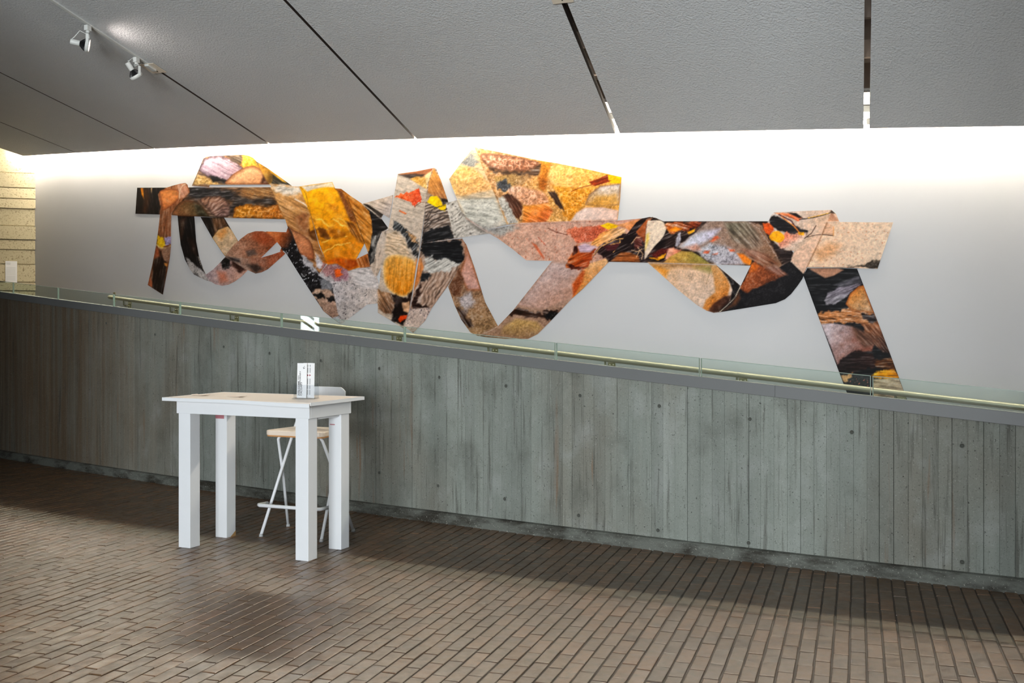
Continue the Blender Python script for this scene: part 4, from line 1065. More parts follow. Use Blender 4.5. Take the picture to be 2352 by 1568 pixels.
paint(cB((1160, 1150), (1300, 1185), (1365, 1130), (1335, 1300), (1290, 1450), (1180, 1400), (1190, 1250)), (40, 28, 24), (26, 22, 22), 90, 'mot', 0.4, soft=4, warp=3)
paint(cB((1052, 1120), (1160, 1150), (1200, 1240), (1170, 1350), (1120, 1330), (1060, 1300)), (176, 136, 104), (110, 80, 60), 40, 'str', 0.7, 0.7, tang=60, soft=4, warp=3)
paint(cB((1265, 1240), (1335, 1215), (1330, 1330), (1290, 1310)), (196, 156, 124), None, 0, 'mot', 0.3, soft=3, warp=2)
paint(cB((1225, 1370), (1320, 1345), (1300, 1380), (1240, 1410)), (206, 76, 30), None, 0, 'mot', 0.4, soft=3, warp=3)
paint(cB((1050, 1325), (1180, 1400), (1285, 1470), (1200, 1440), (1080, 1370)), (176, 168, 164), None, 0, 'gran', 0.6, soft=2)
# ribbon right of it: yellow leaf over ripples
p = piece(cC((445, 212), (465, 222), (500, 310), (555, 470), (580, 560), (610, 742), (350, 782), (375, 590), (405, 330)), 3)
paint(p, (170, 150, 136), (120, 108, 100), 60, 'rip', 0.6, 0.9, tang=-18)
paint(cC((405, 330), (445, 214), (500, 310), (553, 465), (500, 450), (400, 400)), (206, 150, 84), (150, 104, 66), 60, 'str', 0.4, tang=60, soft=2)
paint(cC((498, 440), (550, 450), (556, 500), (520, 500)), (40, 34, 32), soft=4)
paint(cC((395, 470), (420, 428), (470, 425), (500, 460), (512, 495), (540, 485), (532, 538), (500, 530), (450, 500)), (238, 204, 20), (230, 190, 30), 0, 'mot', 0.15)
paint(cC((355, 780), (365, 700), (450, 665), (560, 635), (580, 700), (605, 742)), (34, 34, 36), None, 0, 'str', 0.4, tang=-15, soft=3, warp=3)
for k in range(5): line(cC((365 + 6 * k, 690 - 26 * k), (430, 630 - 26 * k), (520, 590 - 22 * k), (585, 590 - 26 * k)), 2.4, (52, 46, 44), 0.8, warp=2)
# grey connector
p = piece(cC((540, 478), (620, 455), (655, 530), (690, 590), (760, 645), (862, 706), (740, 722), (605, 744), (580, 640)), 2)
paint(p, (196, 190, 182), (184, 178, 172), 20, 'rip', 0.35, 0.9, tang=-30, fleck=((90, 84, 80), 0.70))
paint(cC((690, 590), (760, 640), (862, 705), (800, 700), (720, 640)), (110, 104, 98), None, 0, 'gran', 0.5, soft=6, alpha=0.8)
# rippled lower ribbon
p = piece(cC((350, 782), (600, 748), (660, 744), (686, 890), (640, 948), (560, 1085), (430, 1265), (380, 1360), (290, 1452), (222, 1400), (262, 1300), (300, 1100), (330, 920)), 3)
paint(p, (156, 134, 120), (172, 142, 124), 90, 'rip', 0.5, 0.9, tang=-62)
paint(cC((352, 782), (655, 745), (684, 890), (640, 945), (560, 920), (500, 900), (420, 900), (350, 860)), (30, 30, 32), None, 0, 'str', 0.3, soft=3, warp=4)
paint(cC((390, 880), (420, 870), (450, 910), (540, 900), (640, 940), (560, 985), (440, 1000), (380, 990)), (190, 186, 180), None, 0, 'str', 0.6, tang=-30, soft=4, warp=4)
paint(cC((350, 990), (420, 990), (400, 1050), (340, 1060)), (40, 42, 44), None, 0, 'str', 0.5, soft=4, warp=4)
paint(cC((310, 900), (350, 890), (370, 960), (330, 1080), (290, 1140)), (196, 130, 80), None, 0, 'str', 0.4, tang=95, soft=4)
paint(cC((275, 1240), (300, 1160), (340, 1080), (350, 1150), (320, 1230), (430, 1260), (300, 1275)), (50, 34, 30), None, 0, 'str', 0.5, soft=4, warp=3)
paint(cC((265, 1270), (430, 1262), (380, 1360), (290, 1450), (222, 1400)), (196, 176, 166), None, 0, 'gran', 0.5, soft=3, fleck=((90, 80, 86), 0.68))
# -- V
p = piece(cC((655, 740), (690, 790), (750, 960), (830, 1220), (928, 1402), (860, 1440), (780, 1476), (720, 1448), (650, 1350), (600, 1240), (553, 1105), (640, 948), (688, 890)), 2)
paint(p, (150, 116, 96), (150, 120, 90), 90, 'gran', 0.75, 1.3)
paint(cC((690, 800), (740, 940), (800, 1130), (700, 1130), (640, 1010), (680, 900)), (196, 150, 132), (190, 150, 140), 90, 'gran', 0.35, soft=8, edge=(150, 90, 60), ew=5)
paint(cC((560, 1105), (640, 960), (670, 1060), (650, 1150), (600, 1190)), (96, 64, 46), None, 0, 'gran', 0.6, soft=7, warp=3)
paint(cC((620, 1190), (720, 1150), (760, 1230), (680, 1300)), (196, 190, 196), None, 0, 'gran', 0.9, soft=9, warp=4, alpha=0.8)
paint(cC((605, 1250), (680, 1290), (740, 1400), (700, 1420), (640, 1330)), (56, 40, 32), None, 0, 'str', 0.7, tang=55, soft=6, warp=4)
vright = [(1143.5, 749), (1178, 713), (1267, 600), (1345, 594), (1417, 582), (1338, 664), (1313, 686), (1261, 741), (1235, 767), (1213, 778), (1160, 778), (1115, 774), (1098, 771)]
p = piece(vright, 3)
paint(p, (178, 148, 136), (150, 120, 100), 110, 'gran', 0.45)
paint(cD((130, 1260), (250, 1130), (400, 930), (620, 960), (640, 1060), (560, 1200), (330, 1300)), (190, 168, 164), (176, 140, 124), 60, 'gran', 0.35, soft=7)
paint(cD((50, 1340), (130, 1290), (330, 1330), (360, 1300), (480, 1290), (370, 1400), (330, 1370), (150, 1350)), (56, 38, 30), None, 0, 'str', 0.7, tang=5, soft=4, warp=4)
paint(cD((330, 1340), (400, 1310), (450, 1330), (390, 1390)), BLK, None, 0, 'gran', 0.7, soft=3, warp=3)
paint(cD((20, 1430), (120, 1370), (280, 1390), (330, 1440), (280, 1490), (200, 1525), (0, 1495)), (190, 156, 104), (140, 110, 84), 90, 'gran', 0.5, soft=8)
paint(cD((560, 1210), (640, 1000), (700, 930), (850, 860), (910, 862), (660, 1120)), (216, 178, 140), (196, 130, 70), 120, 'gran', 0.35, soft=5)
paint(cD((570, 1200), (640, 1080), (660, 1000), (640, 990), (560, 1100)), (176, 84, 40), None, 0, 'gran', 0.5, soft=6)
line([(1143.5, 749), (1125, 760), (1099, 771)], 1.3, (210, 190, 170), 0.8)
# -- big sunlit panel
p = piece(cC((745, 60), (800, 170), (860, 310), (920, 440), (1000, 640), (830, 682), (760, 640), (690, 590), (655, 530), (620, 450), (560, 298), (640, 190), (715, 95)), 3)
paint(p, (220, 190, 150), (190, 184, 174), 80, 'str', 0.35, tang=10)
paint(cC((640, 190), (720, 100), (790, 170), (760, 190), (690, 200)), (130, 130, 128), None, 0, 'gran', 0.7, soft=5, warp=3)
paint(cC((570, 300), (620, 215), (740, 220), (840, 300), (880, 370), (760, 400), (620, 420)), (230, 190, 128), (226, 176, 120), 50, 'net', 0.4, sm=True, soft=7)
paint(cC((625, 450), (900, 440), (960, 600), (830, 680), (700, 600)), (196, 194, 186), None, 0, 'str', 0.35, tang=8, soft=7, fleck=((130, 126, 120), 0.70))
line(cC((625, 445), (760, 443), (915, 438)), 1.2, (120, 112, 100), 0.8)
big = cC((750, 58), (1000, 108)) + cD((300, 130), (450, 155), (700, 205), (946, 262), (935, 430), (915, 600), (550, 612), (160, 626)) + cC((1000, 640), (920, 440), (860, 310), (800, 170))
p = piece(big, 2)
paint(p, (196, 152, 110), (216, 160, 80), 0, 'net', 0.45, 0.9)
paint(cC((800, 110), (1000, 120), (1160, 150), (1240, 180), (1150, 240), (950, 235), (840, 190)), (196, 150, 124), (150, 104, 80), 60, 'net', 0.6, sm=True, soft=5, edge=(90, 62, 48), ew=8)
paint(cC((840, 205), (940, 235), (1150, 245), (1250, 180), (1290, 200), (1200, 280), (1000, 265), (870, 240)), (76, 58, 46), None, 0, 'str', 0.5, soft=5, warp=3)
paint(cC((880, 290), (1000, 260), (1180, 275), (1120, 330), (1040, 360), (930, 340)), (176, 144, 92), (150, 120, 90), 0, 'gran', 0.8, 1.3, soft=6, warp=3)
paint(cC((920, 330), (980, 300), (1030, 350), (990, 395), (930, 370)), (70, 72, 76), None, 0, 'gran', 0.8, soft=4, warp=3)
paint(cC((1000, 390), (1060, 350), (1160, 370), (1270, 400), (1307, 480), (1200, 500), (1110, 480)), (220, 176, 150), (196, 140, 104), 60, 'net', 0.5, sm=True, soft=5)
paint(cC((960, 420), (1010, 400), (1100, 470), (1110, 540), (1090, 620), (1040, 570)), (70, 48, 40), (90, 56, 40), 60, 'str', 0.5, tang=60, soft=4, warp=3)
paint(cC((1120, 500), (1300, 480), (1340, 540), (1290, 620), (1110, 628)), (226, 150, 70), (200, 110, 60), 60, 'str', 0.6, 0.7, tang=25, soft=5)
paint(cC((920, 440), (960, 420), (1040, 560), (1090, 625), (1010, 640)), (190, 186, 180), None, 0, 'gran', 0.7, 1.2, soft=5, warp=3)
paint(cD((320, 135), (400, 150), (380, 260), (340, 380), (290, 330), (300, 220)), (200, 140, 60), (150, 90, 40), 90, 'gran', 0.6, soft=6, warp=3)
paint(cD((370, 230), (470, 165), (700, 205), (850, 235), (790, 290), (720, 350), (560, 340), (420, 320)), (236, 190, 124), (226, 170, 90), 20, 'net', 0.35, sm=True, soft=6)
paint(cD((410, 330), (560, 345), (720, 350), (640, 480), (540, 600), (490, 560), (480, 450)), (226, 160, 60), (210, 140, 50), 60, 'net', 0.5, 0.7, soft=6)
paint(cD((375, 380), (430, 370), (480, 470), (490, 530), (430, 470)), (60, 44, 36), None, 0, 'str', 0.4, tang=60, soft=4, warp=2)
paint(cD((840, 240), (945, 263), (940, 312), (850, 305)), (238, 184, 20), None, 0, 'gran', 0.3)
paint(cD((690, 298), (760, 275), (838, 242), (845, 285), (872, 290), (740, 332), (715, 322)), (150, 66, 30), (120, 50, 26), 0, 'str', 0.5, tang=-20)
line(cD((720, 320), (620, 345), (550, 375)), 1.5, (120, 60, 34))
paint(cD((660, 480), (690, 400), (780, 330), (942, 312), (930, 480), (830, 490)), (206, 200, 202), (190, 144, 84), 100, 'gran', 0.5, sm=False, soft=3, edge=(130, 100, 80), ew=6)
paint(cD((690, 480), (760, 410), (900, 400), (930, 470), (800, 490)), (196, 146, 70), None, 0, 'gran', 0.6, soft=9, alpha=0.7)
paint(cD((545, 608), (590, 540), (660, 497), (800, 495), (925, 520), (915, 602)), (216, 196, 188), (220, 190, 176), 0, 'mot', 0.12, sm=False, soft=3, edge=(190, 150, 124), ew=4)
# -- pink granite panel and leaf drift
pink = cC((690, 592), (760, 640), (830, 682)) + cD((160, 624), (540, 610), (915, 602), (1150, 580), (1195, 572), (1110, 680), (1050, 740), (910, 866), (700, 930), (390, 917), (200, 912), (100, 830)) + cC((930, 745), (862, 706))
p = piece(pink, 1)
paint(p, (200, 164, 146), (190, 150, 136), 0, 'gran', 0.4, fleck=((150, 70, 44), 0.73))
paint(cC((690, 592), (830, 660), (1000, 640), (1090, 655), (960, 720), (900, 730)), (150, 146, 142), None, 0, 'gran', 0.8, 1.2, soft=10, warp=3)
paint(cD((240, 770), (280, 790), (345, 895), (335, 905), (280, 830)), (186, 90, 56), None, 0, 'gran', 0.4, soft=3, alpha=0.8)
line(cD((370, 660), (430, 690), (525, 715)), 1.8, (90, 46, 34)); line(cD((295, 735), (350, 790)), 1.2, (176, 80, 54))
paint(cD((510, 690), (560, 655), (700, 640), (860, 650), (840, 720), (760, 770), (600, 775)), (196, 112, 84), (180, 90, 66), 0, 'gran', 0.8, 0.9, soft=4, warp=3)
paint(cD((780, 640), (840, 618), (930, 640), (900, 660), (840, 672)), (232, 186, 36), None, 0, 'mot', 0.2, soft=2)
paint(cD((700, 790), (780, 700), (880, 660), (975, 660), (970, 700), (860, 760), (770, 800)), (226, 156, 84), (214, 180, 150), 40, 'str', 0.5, tang=-30, soft=3, warp=2)
paint(cD((900, 640), (1040, 600), (1150, 582), (1050, 715), (980, 660)), (206, 146, 100), (190, 120, 76), 30, 'mot', 0.25, soft=3)
paint(cD((720, 900), (780, 800), (860, 750), (960, 710), (1050, 715), (1100, 760), (1100, 920), (930, 880), (860, 930), (760, 860)), (40, 24, 24), (30, 22, 24), 0, 'str', 0.6, tang=-30, soft=3, warp=3)
paint(cD((800, 800), (940, 770), (930, 820), (840, 840)), (80, 40, 44), None, 0, 'str', 0.5, soft=3)
for q in (((720, 880), (790, 800), (900, 750), (1040, 730)), ((860, 790), (950, 770), (1020, 720), (1040, 650)), ((800, 800), (870, 760), (960, 690)), ((880, 850), (940, 800), (930, 740))):
    line(cD(*q), 1.5, (216, 170, 110), 0.9)
paint(cD((520, 905), (560, 860), (600, 800), (640, 785), (740, 815), (720, 880), (690, 970), (600, 985), (505, 975)), (170, 84, 34), (150, 64, 30), 40, 'str', 0.6, tang=-20, soft=2, warp=3)
paint(cD((600, 800), (660, 780), (750, 810), (700, 850), (620, 850)), (200, 176, 190), None, 0, 'str', 0.4, soft=4)
paint(cD((575, 800), (600, 800), (605, 850), (560, 880)), (60, 26, 18), soft=3); paint(cD((510, 940), (600, 960), (690, 975), (560, 985)), (70, 30, 20), soft=3, warp=2)
# -- strip with leaves and the frosted stone
strip = [(1398, 601), (1425, 560), (1462, 512), (1478, 501), (1492, 498), (1506, 500), (1524, 508), (1650, 508), (1772, 508), (1800, 545), (1850, 625), (1788, 640), (1725, 610), (1640, 607), (1560, 605), (1486, 603)]
p = piece(strip, 2)
paint(p, (34, 24, 24), (60, 44, 36), 0, 'str', 0.6, tang=-25)
paint(cD((860, 920), (940, 850), (1010, 850), (1080, 880), (1090, 925)), (150, 90, 50), None, 0, 'str', 0.6, soft=4)
paint(cD((1060, 690), (1150, 585), (1190, 577), (1140, 640), (1128, 780)), (170, 100, 60), (120, 66, 40), 60, 'mot', 0.3, soft=2)
paint(cE((20, 480), (80, 450), (140, 490), (150, 600), (60, 640)), (90, 50, 44), None, 0, 'str', 0.8, tang=30, soft=3, warp=3)
for q in (((0, 560), (60, 480), (130, 470)), ((60, 740), (110, 640), (80, 600)), ((130, 760), (150, 690), (110, 640)), ((0, 640), (80, 660), (140, 620))): line(cE(*q), 1.6, (226, 190, 150), 0.8)
paint(cE((170, 720), (200, 300), (260, 260), (380, 262), (440, 320), (446, 380), (400, 480), (300, 590), (230, 680), (190, 740)), (214, 196, 178), (222, 204, 186), 0, 'mot', 0.10, sm=True, soft=2, fleck=((150, 100, 96), 0.77))
paint(cE((195, 440), (230, 420), (225, 500), (180, 640)), (226, 190, 60), soft=6, alpha=0.7)
line(cE((190, 250), (300, 215), (400, 262)), 2.0, (120, 104, 92))
paint(cE((460, 290), (700, 275), (900, 272), (880, 340), (700, 400), (500, 420), (450, 370)), (176, 92, 36), (110, 50, 30), 0, 'str', 0.9, 0.8, tang=15, soft=4, warp=4)
paint(cE((450, 380), (560, 330), (660, 360), (560, 400)), (226, 140, 40), None, 0, 'str', 0.4, soft=3, warp=2)
paint(cE((560, 590), (620, 560), (640, 400), (600, 430)), (196, 190, 200), None, 0, 'str', 0.6, tang=80, soft=3, warp=2)
paint(cE((720, 410), (820, 365), (810, 400), (740, 440)), (232, 170, 50), soft=2)
paint(cE((230, 700), (400, 620), (560, 620), (430, 700), (300, 740)), (90, 34, 28), None, 0, 'gran', 0.6, soft=5, warp=3)
paint(cE((230, 740), (330, 740), (430, 690), (430, 750), (300, 765)), (230, 160, 40), None, 0, 'str', 0.4, soft=2, warp=2)
paint(cE((430, 770), (450, 650), (540, 600), (640, 640), (560, 720)), (220, 170, 150), (226, 140, 110), 30, 'mot', 0.3, soft=3, warp=2)
paint(cE((400, 810), (500, 720), (640, 650), (780, 660), (900, 730), (1020, 822)), (196, 150, 84), (140, 130, 70), 0, 'gran', 0.4, sm=False, soft=3)
# frosted stone
paint(cE((580, 600), (760, 470), (980, 272), (1500, 268), (1680, 320), (1800, 560), (1960, 880), (1700, 870), (1540, 830), (1090, 830), (940, 740), (840, 650), (700, 630)), (150, 132, 124), (130, 100, 80), 20, 'gran', 0.5, soft=3, warp=1.5)
paint(cE((640, 590), (760, 470), (900, 400), (1150, 360), (1050, 480), (900, 560), (760, 620)), (204, 204, 214), (190, 184, 200), 30, 'gran', 0.5, soft=9)
paint(cE((840, 650), (1000, 560), (1200, 580), (1400, 700), (1480, 800), (1440, 832), (1090, 830), (940, 740)), (184, 184, 192), (170, 160, 166), 30, 'gran', 0.9, 1.1, soft=8, warp=2)
paint(cE((700, 600), (840, 560), (900, 640), (800, 650)), (206, 150, 130), None, 0, 'gran', 0.7, soft=8, alpha=0.8)
for q in (((1010, 520), (1100, 460), (1140, 470), (1060, 530)), ((1030, 690), (1110, 675), (1090, 700)), ((1250, 620), (1330, 620), (1340, 660), (1280, 660)), ((950, 650), (1010, 640), (1000, 680), (930, 690))): paint(cE(*q), (206, 100, 66), None, 0, 'gran', 0.6, soft=4, warp=2, alpha=0.9)
paint(cE((1200, 290), (1500, 275), (1640, 420), (1700, 560), (1560, 640), (1300, 520)), (112, 106, 92), (130, 110, 96), 60, 'str', 0.6, 0.9, tang=50, soft=9)
paint(cE((1360, 680), (1440, 690), (1560, 780), (1530, 838), (1440, 800)), (206, 112, 44), (230, 140, 50), 40, 'gran', 0.4, soft=5)
paint(cE((1400, 620), (1560, 640), (1760, 700), (1900, 820), (1700, 830), (1560, 770)), (150, 112, 96), (120, 80, 60), 30, 'str', 0.5, tang=30, soft=6)
line(cE((1500, 272), (1640, 360), (1760, 560), (1900, 760)), 2.0, (200, 190, 190), 0.5, warp=2)
# leaves by the fold
paint(cE((1690, 320), (1770, 290), (1840, 370), (1800, 450), (1720, 420)), (206, 104, 40), (190, 84, 40), 40, 'gran', 0.4, soft=2, warp=2)
paint(cE((1770, 460), (1830, 400), (1940, 410), (1960, 520), (1900, 560), (1790, 500)), (236, 170, 30), None, 0, 'gran', 0.25, soft=2, warp=1.5)
# -- stone lobe under the strip
p = piece(cE((215, 805), (600, 815), (1020, 826), (1092, 830), (1250, 960), (1408, 1100), (1340, 1240), (1250, 1345), (1130, 1438), (1060, 1446), (970, 1420), (850, 1350), (600, 1150), (380, 950)), 1)
paint(p, (214, 180, 150), (206, 184, 170), 60, 'gran', 0.32)
paint(cE((215, 805), (1020, 826), (900, 880), (600, 860), (350, 900)), (170, 130, 90), None, 0, 'gran', 0.4, soft=12)
paint(cE((280, 830), (480, 900), (440, 1000)), (214, 140, 50), None, 0, 'gran', 0.4, soft=10, alpha=0.8)
paint(cE((800, 860), (1020, 840), (1100, 920), (1000, 930)), (140, 130, 72), None, 0, 'gran', 0.4, soft=12, alpha=0.8)
paint(cE((1020, 835), (1100, 840), (1230, 1000), (1270, 1100), (1240, 1230), (1100, 1330), (980, 1420), (920, 1390), (960, 1280), (1080, 1180), (1060, 1000)), (190, 146, 100), (196, 128, 66), 60, 'gran', 0.45, soft=5)
paint(cE((1100, 832), (1408, 1100), (1300, 1290), (1270, 1280), (1300, 1150), (1260, 1040), (1180, 930)), (30, 26, 26), soft=3)
paint(cE((985, 1425), (1060, 1320), (1200, 1230), (1290, 1220), (1250, 1345), (1130, 1438), (1060, 1446)), (90, 56, 40), (50, 34, 28), 40, 'mot', 0.3, soft=5)
line(cE((1030, 830), (1000, 960), (960, 1080)), 1.0, (120, 96, 70), 0.8)
# -- rust to black lobe
lob = cE((1560, 778), (1700, 860), (1850, 900)) + [(1817, 601), (1850, 622), (1843, 640), (1832, 656), (1817, 675), (1803, 687), (1791, 692), (1782, 696), (1652, 717)] + cE((1250, 1330), (1340, 1230), (1405, 1105), (1535, 840))
p = piece(lob, 3)
paint(p, (30, 28, 30), None, 0, 'gran', 0.25)
paint(cE((1535, 840), (1570, 780), (1700, 850), (1900, 870), (2000, 960), (1900, 1000), (1740, 1060), (1600, 1130), (1500, 1195), (1405, 1130)), (150, 84, 50), (110, 66, 46), 30, 'gran', 0.6, 1.2, soft=4, warp=2)
paint(cE((1540, 800), (1640, 840), (1600, 900), (1530, 920)), (216, 120, 50), None, 0, 'gran', 0.4, soft=7, alpha=0.8)
paint(cE((1700, 860), (1850, 830), (2010, 960), (1900, 960)), (130, 96, 84), None, 0, 'str', 0.5, tang=35, soft=7)
paint(cE((1180, 1420), (1290, 1340), (1380, 1190), (1400, 1260), (1350, 1340)), (100, 66, 46), None, 0, 'mot', 0.3, soft=8)
line(cE((1408, 1100), (1340, 1240), (1250, 1335), (1135, 1436)), 1.4, (220, 206, 186))
# -- fold at the right
p = piece(cF((50, 168), (70, 120), (95, 94), (300, 84), (545, 75), (580, 105), (607, 168), (512, 168), (440, 340), (330, 572), (230, 476), (250, 395), (160, 380), (80, 300)), 4)
paint(p, (200, 188, 182), (206, 176, 154), 30, 'gran', 0.3)
paint(cF((55, 165), (90, 120), (180, 150), (260, 200), (370, 240), (340, 280), (200, 260), (60, 200)), (34, 32, 34), None, 0, 'str', 0.3, soft=3, warp=2)
paint(cF((90, 96), (180, 94), (320, 135), (290, 160), (200, 130)), (226, 150, 104), (214, 110, 70), 30, 'str', 0.5, tang=25, soft=2, warp=2)
paint(cF((200, 95), (270, 100), (320, 135), (290, 140)), (36, 32, 32), soft=2)
line(cF((290, 150), (400, 135), (480, 115), (540, 95)), 2.6, (50, 46, 46)); line(cF((360, 138), (450, 118), (540, 95)), 1.4, (236, 180, 80))
line(cF((130, 110), (230, 160), (290, 250)), 3.0, (70, 30, 40)); line(cF((150, 125), (250, 200), (310, 270)), 2.0, (214, 140, 70))
paint(cF((180, 250), (300, 262), (360, 258), (330, 300), (240, 370), (150, 380), (120, 330)), (220, 130, 104), (222, 196, 180), 60, 'gran', 0.6, soft=3, warp=3)
paint(cF((280, 250), (330, 250), (330, 275), (290, 270)), (236, 170, 40), soft=2)
paint(cF((60, 290), (90, 245), (140, 245), (178, 290), (140, 330), (90, 315)), (236, 164, 36), None, 0, 'gran', 0.3, sm=True, soft=2)
paint(cF((10, 180), (60, 175), (100, 230), (60, 270), (10, 230)), (200, 90, 40), None, 0, 'gran', 0.5, soft=3, warp=2)
paint(cF((60, 320), (150, 385), (250, 395), (230, 475), (190, 500), (130, 420)), (44, 34, 32), None, 0, 'str', 0.4, soft=4, warp=3)
paint(cF((230, 470), (260, 400), (400, 290), (470, 210), (512, 170), (440, 340), (330, 570)), (222, 190, 168), (214, 180, 160), 60, 'gran', 0.15, soft=2)
paint(cF((512, 168), (545, 90), (607, 168)), (206, 160, 132), (150, 110, 90), -60, 'gran', 0.2, soft=2)
paint(cF((530, 95), (548, 75), (575, 105), (545, 100)), (70, 60, 56), soft=2)
line(cF((330, 300), (390, 255), (425, 195)), 1.8, (70, 50, 44)); line(cF((340, 290), (430, 270), (470, 268), (560, 274)), 1.5, (70, 50, 44))
# -- pale end strip
p = piece(cF((512, 168), (700, 170), (1028, 172), (905, 535), (600, 528), (352, 525), (440, 340)), 3)
paint(p, (224, 194, 170), (220, 198, 178), 0, 'gran', 0.13, fleck=((190, 130, 100), 0.72))
paint(cF((400, 400), (520, 330), (620, 350), (560, 430), (450, 480)), (210, 160, 120), None, 0, 'gran', 0.35, soft=16, alpha=0.8)
paint(cF((640, 520), (780, 510), (860, 480), (930, 460), (905, 535)), (60, 52, 44), None, 0, 'gran', 0.7, soft=4, warp=4)
paint(cF((470, 255), (505, 172), (566, 205), (562, 280), (480, 270)), (214, 176, 150), None, 0, 'gran', 0.2, soft=2)
line(cF((352, 525), (440, 340), (512, 170)), 3.2, (150, 110, 84), 0.7)
line(cF((470, 268), (562, 276)), 2.0, (70, 50, 44)); line(cF((562, 205), (560, 280)), 1.4, (214, 150, 90))
# -- tail running down behind the glass
tail = cF((325, 590), (355, 530), (600, 530), (745, 535), (790, 650), (880, 880), (1000, 1190), (1112, 1492), (1140, 1568), (690, 1568), (640, 1440), (580, 1280), (430, 880))
p = piece(tail, 2)
paint(p, (28, 28, 30), None, 0, 'str', 0.3)
paint(cF((360, 530), (600, 532), (640, 545), (560, 590), (495, 608)), (170, 130, 108), None, 0, 'gran', 0.25, soft=3)
paint(cF((490, 780), (510, 730), (600, 680), (700, 660), (790, 645), (700, 720), (640, 770), (560, 812), (500, 812)), (120, 112, 124), (150, 146, 152), 100, 'str', 0.6, tang=-25, soft=3, warp=2)
paint(cF((560, 660), (760, 590), (785, 640), (640, 680)), (84, 82, 88), None, 0, 'str', 0.5, tang=-12, soft=5)
paint(cF((655, 810), (690, 730), (760, 670), (800, 665), (880, 880), (780, 880), (700, 860)), (206, 140, 76), (184, 156, 130), 50, 'gran', 0.5, sm=False, soft=3, edge=(150, 84, 40), ew=7)
paint(cF((430, 890), (520, 870), (700, 850), (880, 885), (920, 980), (800, 970), (640, 960), (460, 965)), (190, 130, 84), (176, 120, 80), 0, 'str', 0.95, 0.7, tang=5, soft=4, warp=4)
paint(cF((780, 880), (880, 890), (920, 975), (840, 960)), (60, 52, 52), None, 0, 'str', 0.9, 0.8, soft=4, warp=4)
paint(cF((780, 960), (920, 960), (1020, 1230), (900, 1150), (800, 1030)), (150, 100, 70), (70, 50, 44), 70, 'str', 0.7, 0.8, tang=50, soft=5, warp=3)
paint(cF((462, 968), (560, 962), (700, 985), (800, 1040), (880, 1120), (860, 1180), (700, 1190), (590, 1290), (540, 1150)), (196, 182, 186), (130, 84, 70), 30, 'gran', 0.4, soft=4)
paint(cF((700, 985), (830, 1040), (890, 1130), (800, 1150), (740, 1080)), (110, 80, 66), None, 0, 'str', 0.5, tang=40, soft=8)
paint(cF((590, 1300), (620, 1250), (720, 1180), (860, 1190), (900, 1250), (1000, 1260), (860, 1310), (700, 1340), (600, 1340)), (36, 28, 28), (50, 32, 28), 0, 'str', 0.4, soft=5, warp=3)
paint(cF((880, 1250), (1010, 1230), (1050, 1330), (900, 1320)), (96, 60, 34), None, 0, 'str', 0.9, 0.8, soft=4, warp=3)
paint(cF((860, 1370), (920, 1330), (1050, 1330), (1075, 1395), (900, 1400)), (232, 164, 20), (216, 140, 40), 0, 'str', 0.6, 0.8, soft=4, warp=3)
paint(cF((620, 1370), (700, 1355), (720, 1400), (650, 1440)), (206, 160, 116), None, 0, 'gran', 0.5, soft=3, warp=3)
paint(cF((670, 1400), (740, 1370), (860, 1390), (860, 1480), (760, 1500), (690, 1450)), (44, 44, 46), None, 0, 'gran', 0.4, soft=3, fleck=((214, 130, 110), 0.7))
paint(cF((870, 1400), (1075, 1395), (1112, 1490), (1130, 1560), (870, 1560)), (206, 180, 150), (196, 170, 150), 0, 'str', 0.6, tang=10, soft=3)

# photographic grain and local contrast over the whole print
_Y, _X = np.mgrid[0:MHT, 0:MWD].astype(np.float32)
g_ = 1 + 0.20 * (fbm(_X / 2.1, _Y / 2.1, 91, 2) - 0.5) + 0.30 * (fbm(_X / 7, _Y / 5, 95, 3) - 0.5)
CAN *= g_[..., None]
_g = CAN.mean(2, keepdims=True)
CAN = np.clip(_g + (CAN - _g) * 1.15, 0, 255)
CAN = np.clip(122 + (CAN - 122) * 1.16, 0, 255)
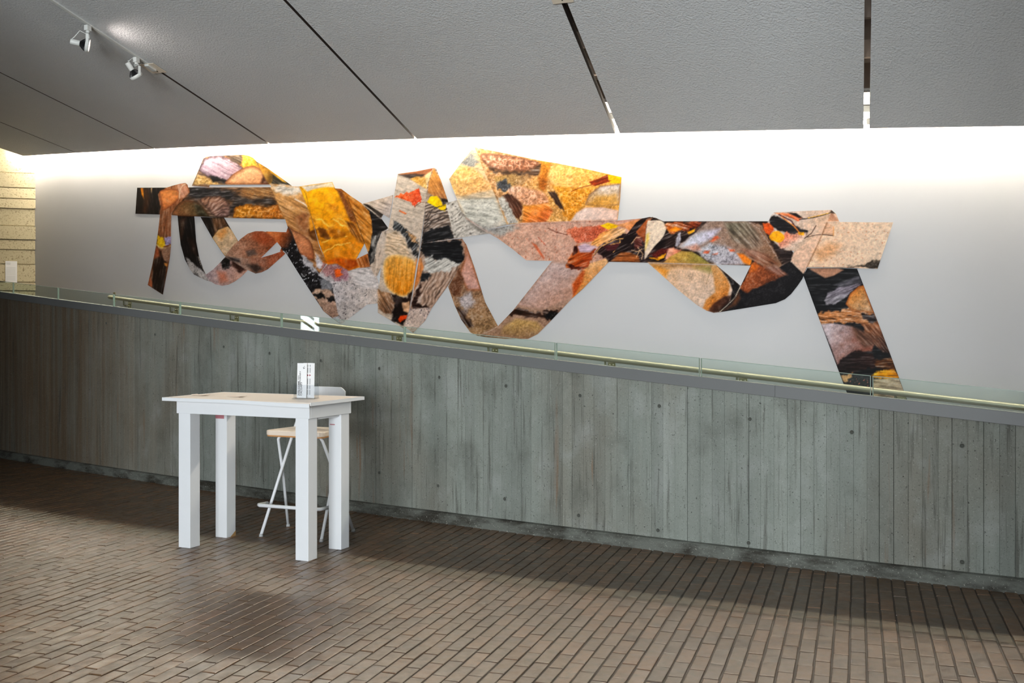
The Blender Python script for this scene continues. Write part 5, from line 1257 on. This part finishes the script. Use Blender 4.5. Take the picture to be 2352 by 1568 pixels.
# colours as printed: undo the share of light the wall gets from the cove
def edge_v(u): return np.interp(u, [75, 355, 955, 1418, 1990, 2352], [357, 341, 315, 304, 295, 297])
def lin_np(c):
    c = np.clip(c, 0, 255) / 255.0
    return np.where(c <= 0.04045, c / 12.92, ((c + 0.055) / 1.055) ** 2.4)
t = NT('stone_print'); a_ = t.n('ShaderNodeAttribute'); a_.attribute_name = 'print'
t.base(a_.outputs['Color']); t.set(Roughness=0.5); t.b.inputs['Specular IOR Level'].default_value = 0.15
M_print = t.m
D_PRINT = D_WALL - 0.002
s_m, z_m = sz_of_uv(1190, 600, D_PRINT)
mural = empty('mural', P3(float(s_m), D_PRINT, 2.0))
tag(mural, 'large wall mural of folded ribbons printed with river stones and leaves', 'mural')
STEP = 1.7
for k, (pts, layer) in enumerate(PIECES):
    P = np.array(pts, float)
    # outline resampled, plus a jittered grid inside
    out = []
    for i in range(len(P)):
        a, b = P[i], P[(i + 1) % len(P)]; n = max(1, int(np.hypot(*(b - a)) / 3.0))
        for j in range(n): out.append(a + (b - a) * j / n)
    out = np.array(out)
    gx, gy = np.meshgrid(np.arange(P[:, 0].min() + 1, P[:, 0].max(), STEP), np.arange(P[:, 1].min() + 1, P[:, 1].max(), STEP))
    G = np.stack([gx.ravel(), gy.ravel()], 1)
    ins = np.zeros(len(G), bool); dist = np.full(len(G), 1e9)
    for i in range(len(P)):
        ax, ay = P[i]; bx, by = P[(i + 1) % len(P)]
        dx, dy = bx - ax, by - ay; L = dx * dx + dy * dy + 1e-9
        tt_ = np.clip(((G[:, 0] - ax) * dx + (G[:, 1] - ay) * dy) / L, 0, 1)
        dist = np.minimum(dist, (G[:, 0] - ax - tt_ * dx) ** 2 + (G[:, 1] - ay - tt_ * dy) ** 2)
        if ay != by: ins ^= ((G[:, 1] < ay) != (G[:, 1] < by)) & (G[:, 0] < (bx - ax) * (G[:, 1] - ay) / (by - ay) + ax)
    G = G[ins & (dist > 1.0)]
    allp = np.concatenate([out, G])
    no = len(out)
    r = delaunay_2d_cdt([Vector(q) for q in allp], [], [list(range(no))], 1, 1e-4)
    vs2 = np.array([tuple(q) for q in r[0]]); fs2 = r[2]
    d = D_PRINT - 0.0012 * layer - 0.00004 * k
    s_, z_ = sz_of_uv(vs2[:, 0], vs2[:, 1], d); x_, y_ = plan(s_, d)
    me = bpy.data.meshes.new('printed_ribbon')
    me.from_pydata(np.stack([x_, y_, z_], 1).tolist(), [], [tuple(q) for q in fs2])
    iy = np.clip(vs2[:, 1] - MV, 0, MHT - 1.01); ix = np.clip(vs2[:, 0] - MU, 0, MWD - 1.01)
    y0 = iy.astype(int); x0 = ix.astype(int); fy = (iy - y0)[:, None]; fx = (ix - x0)[:, None]
    c = (CAN[y0, x0] * (1 - fx) + CAN[y0, x0 + 1] * fx) * (1 - fy) + (CAN[y0 + 1, x0] * (1 - fx) + CAN[y0 + 1, x0 + 1] * fx) * fy
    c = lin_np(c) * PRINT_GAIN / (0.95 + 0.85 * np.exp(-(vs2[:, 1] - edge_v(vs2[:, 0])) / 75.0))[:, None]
    at = me.color_attributes.new('print', 'FLOAT_COLOR', 'POINT')
    at.data.foreach_set('color', np.concatenate([np.clip(c, 0, 0.95), np.ones((len(c), 1))], 1).astype(np.float32).ravel())
    me.materials.append(M_print); me.update()
    under(link(bpy.data.objects.new('printed_ribbon', me)), mural)
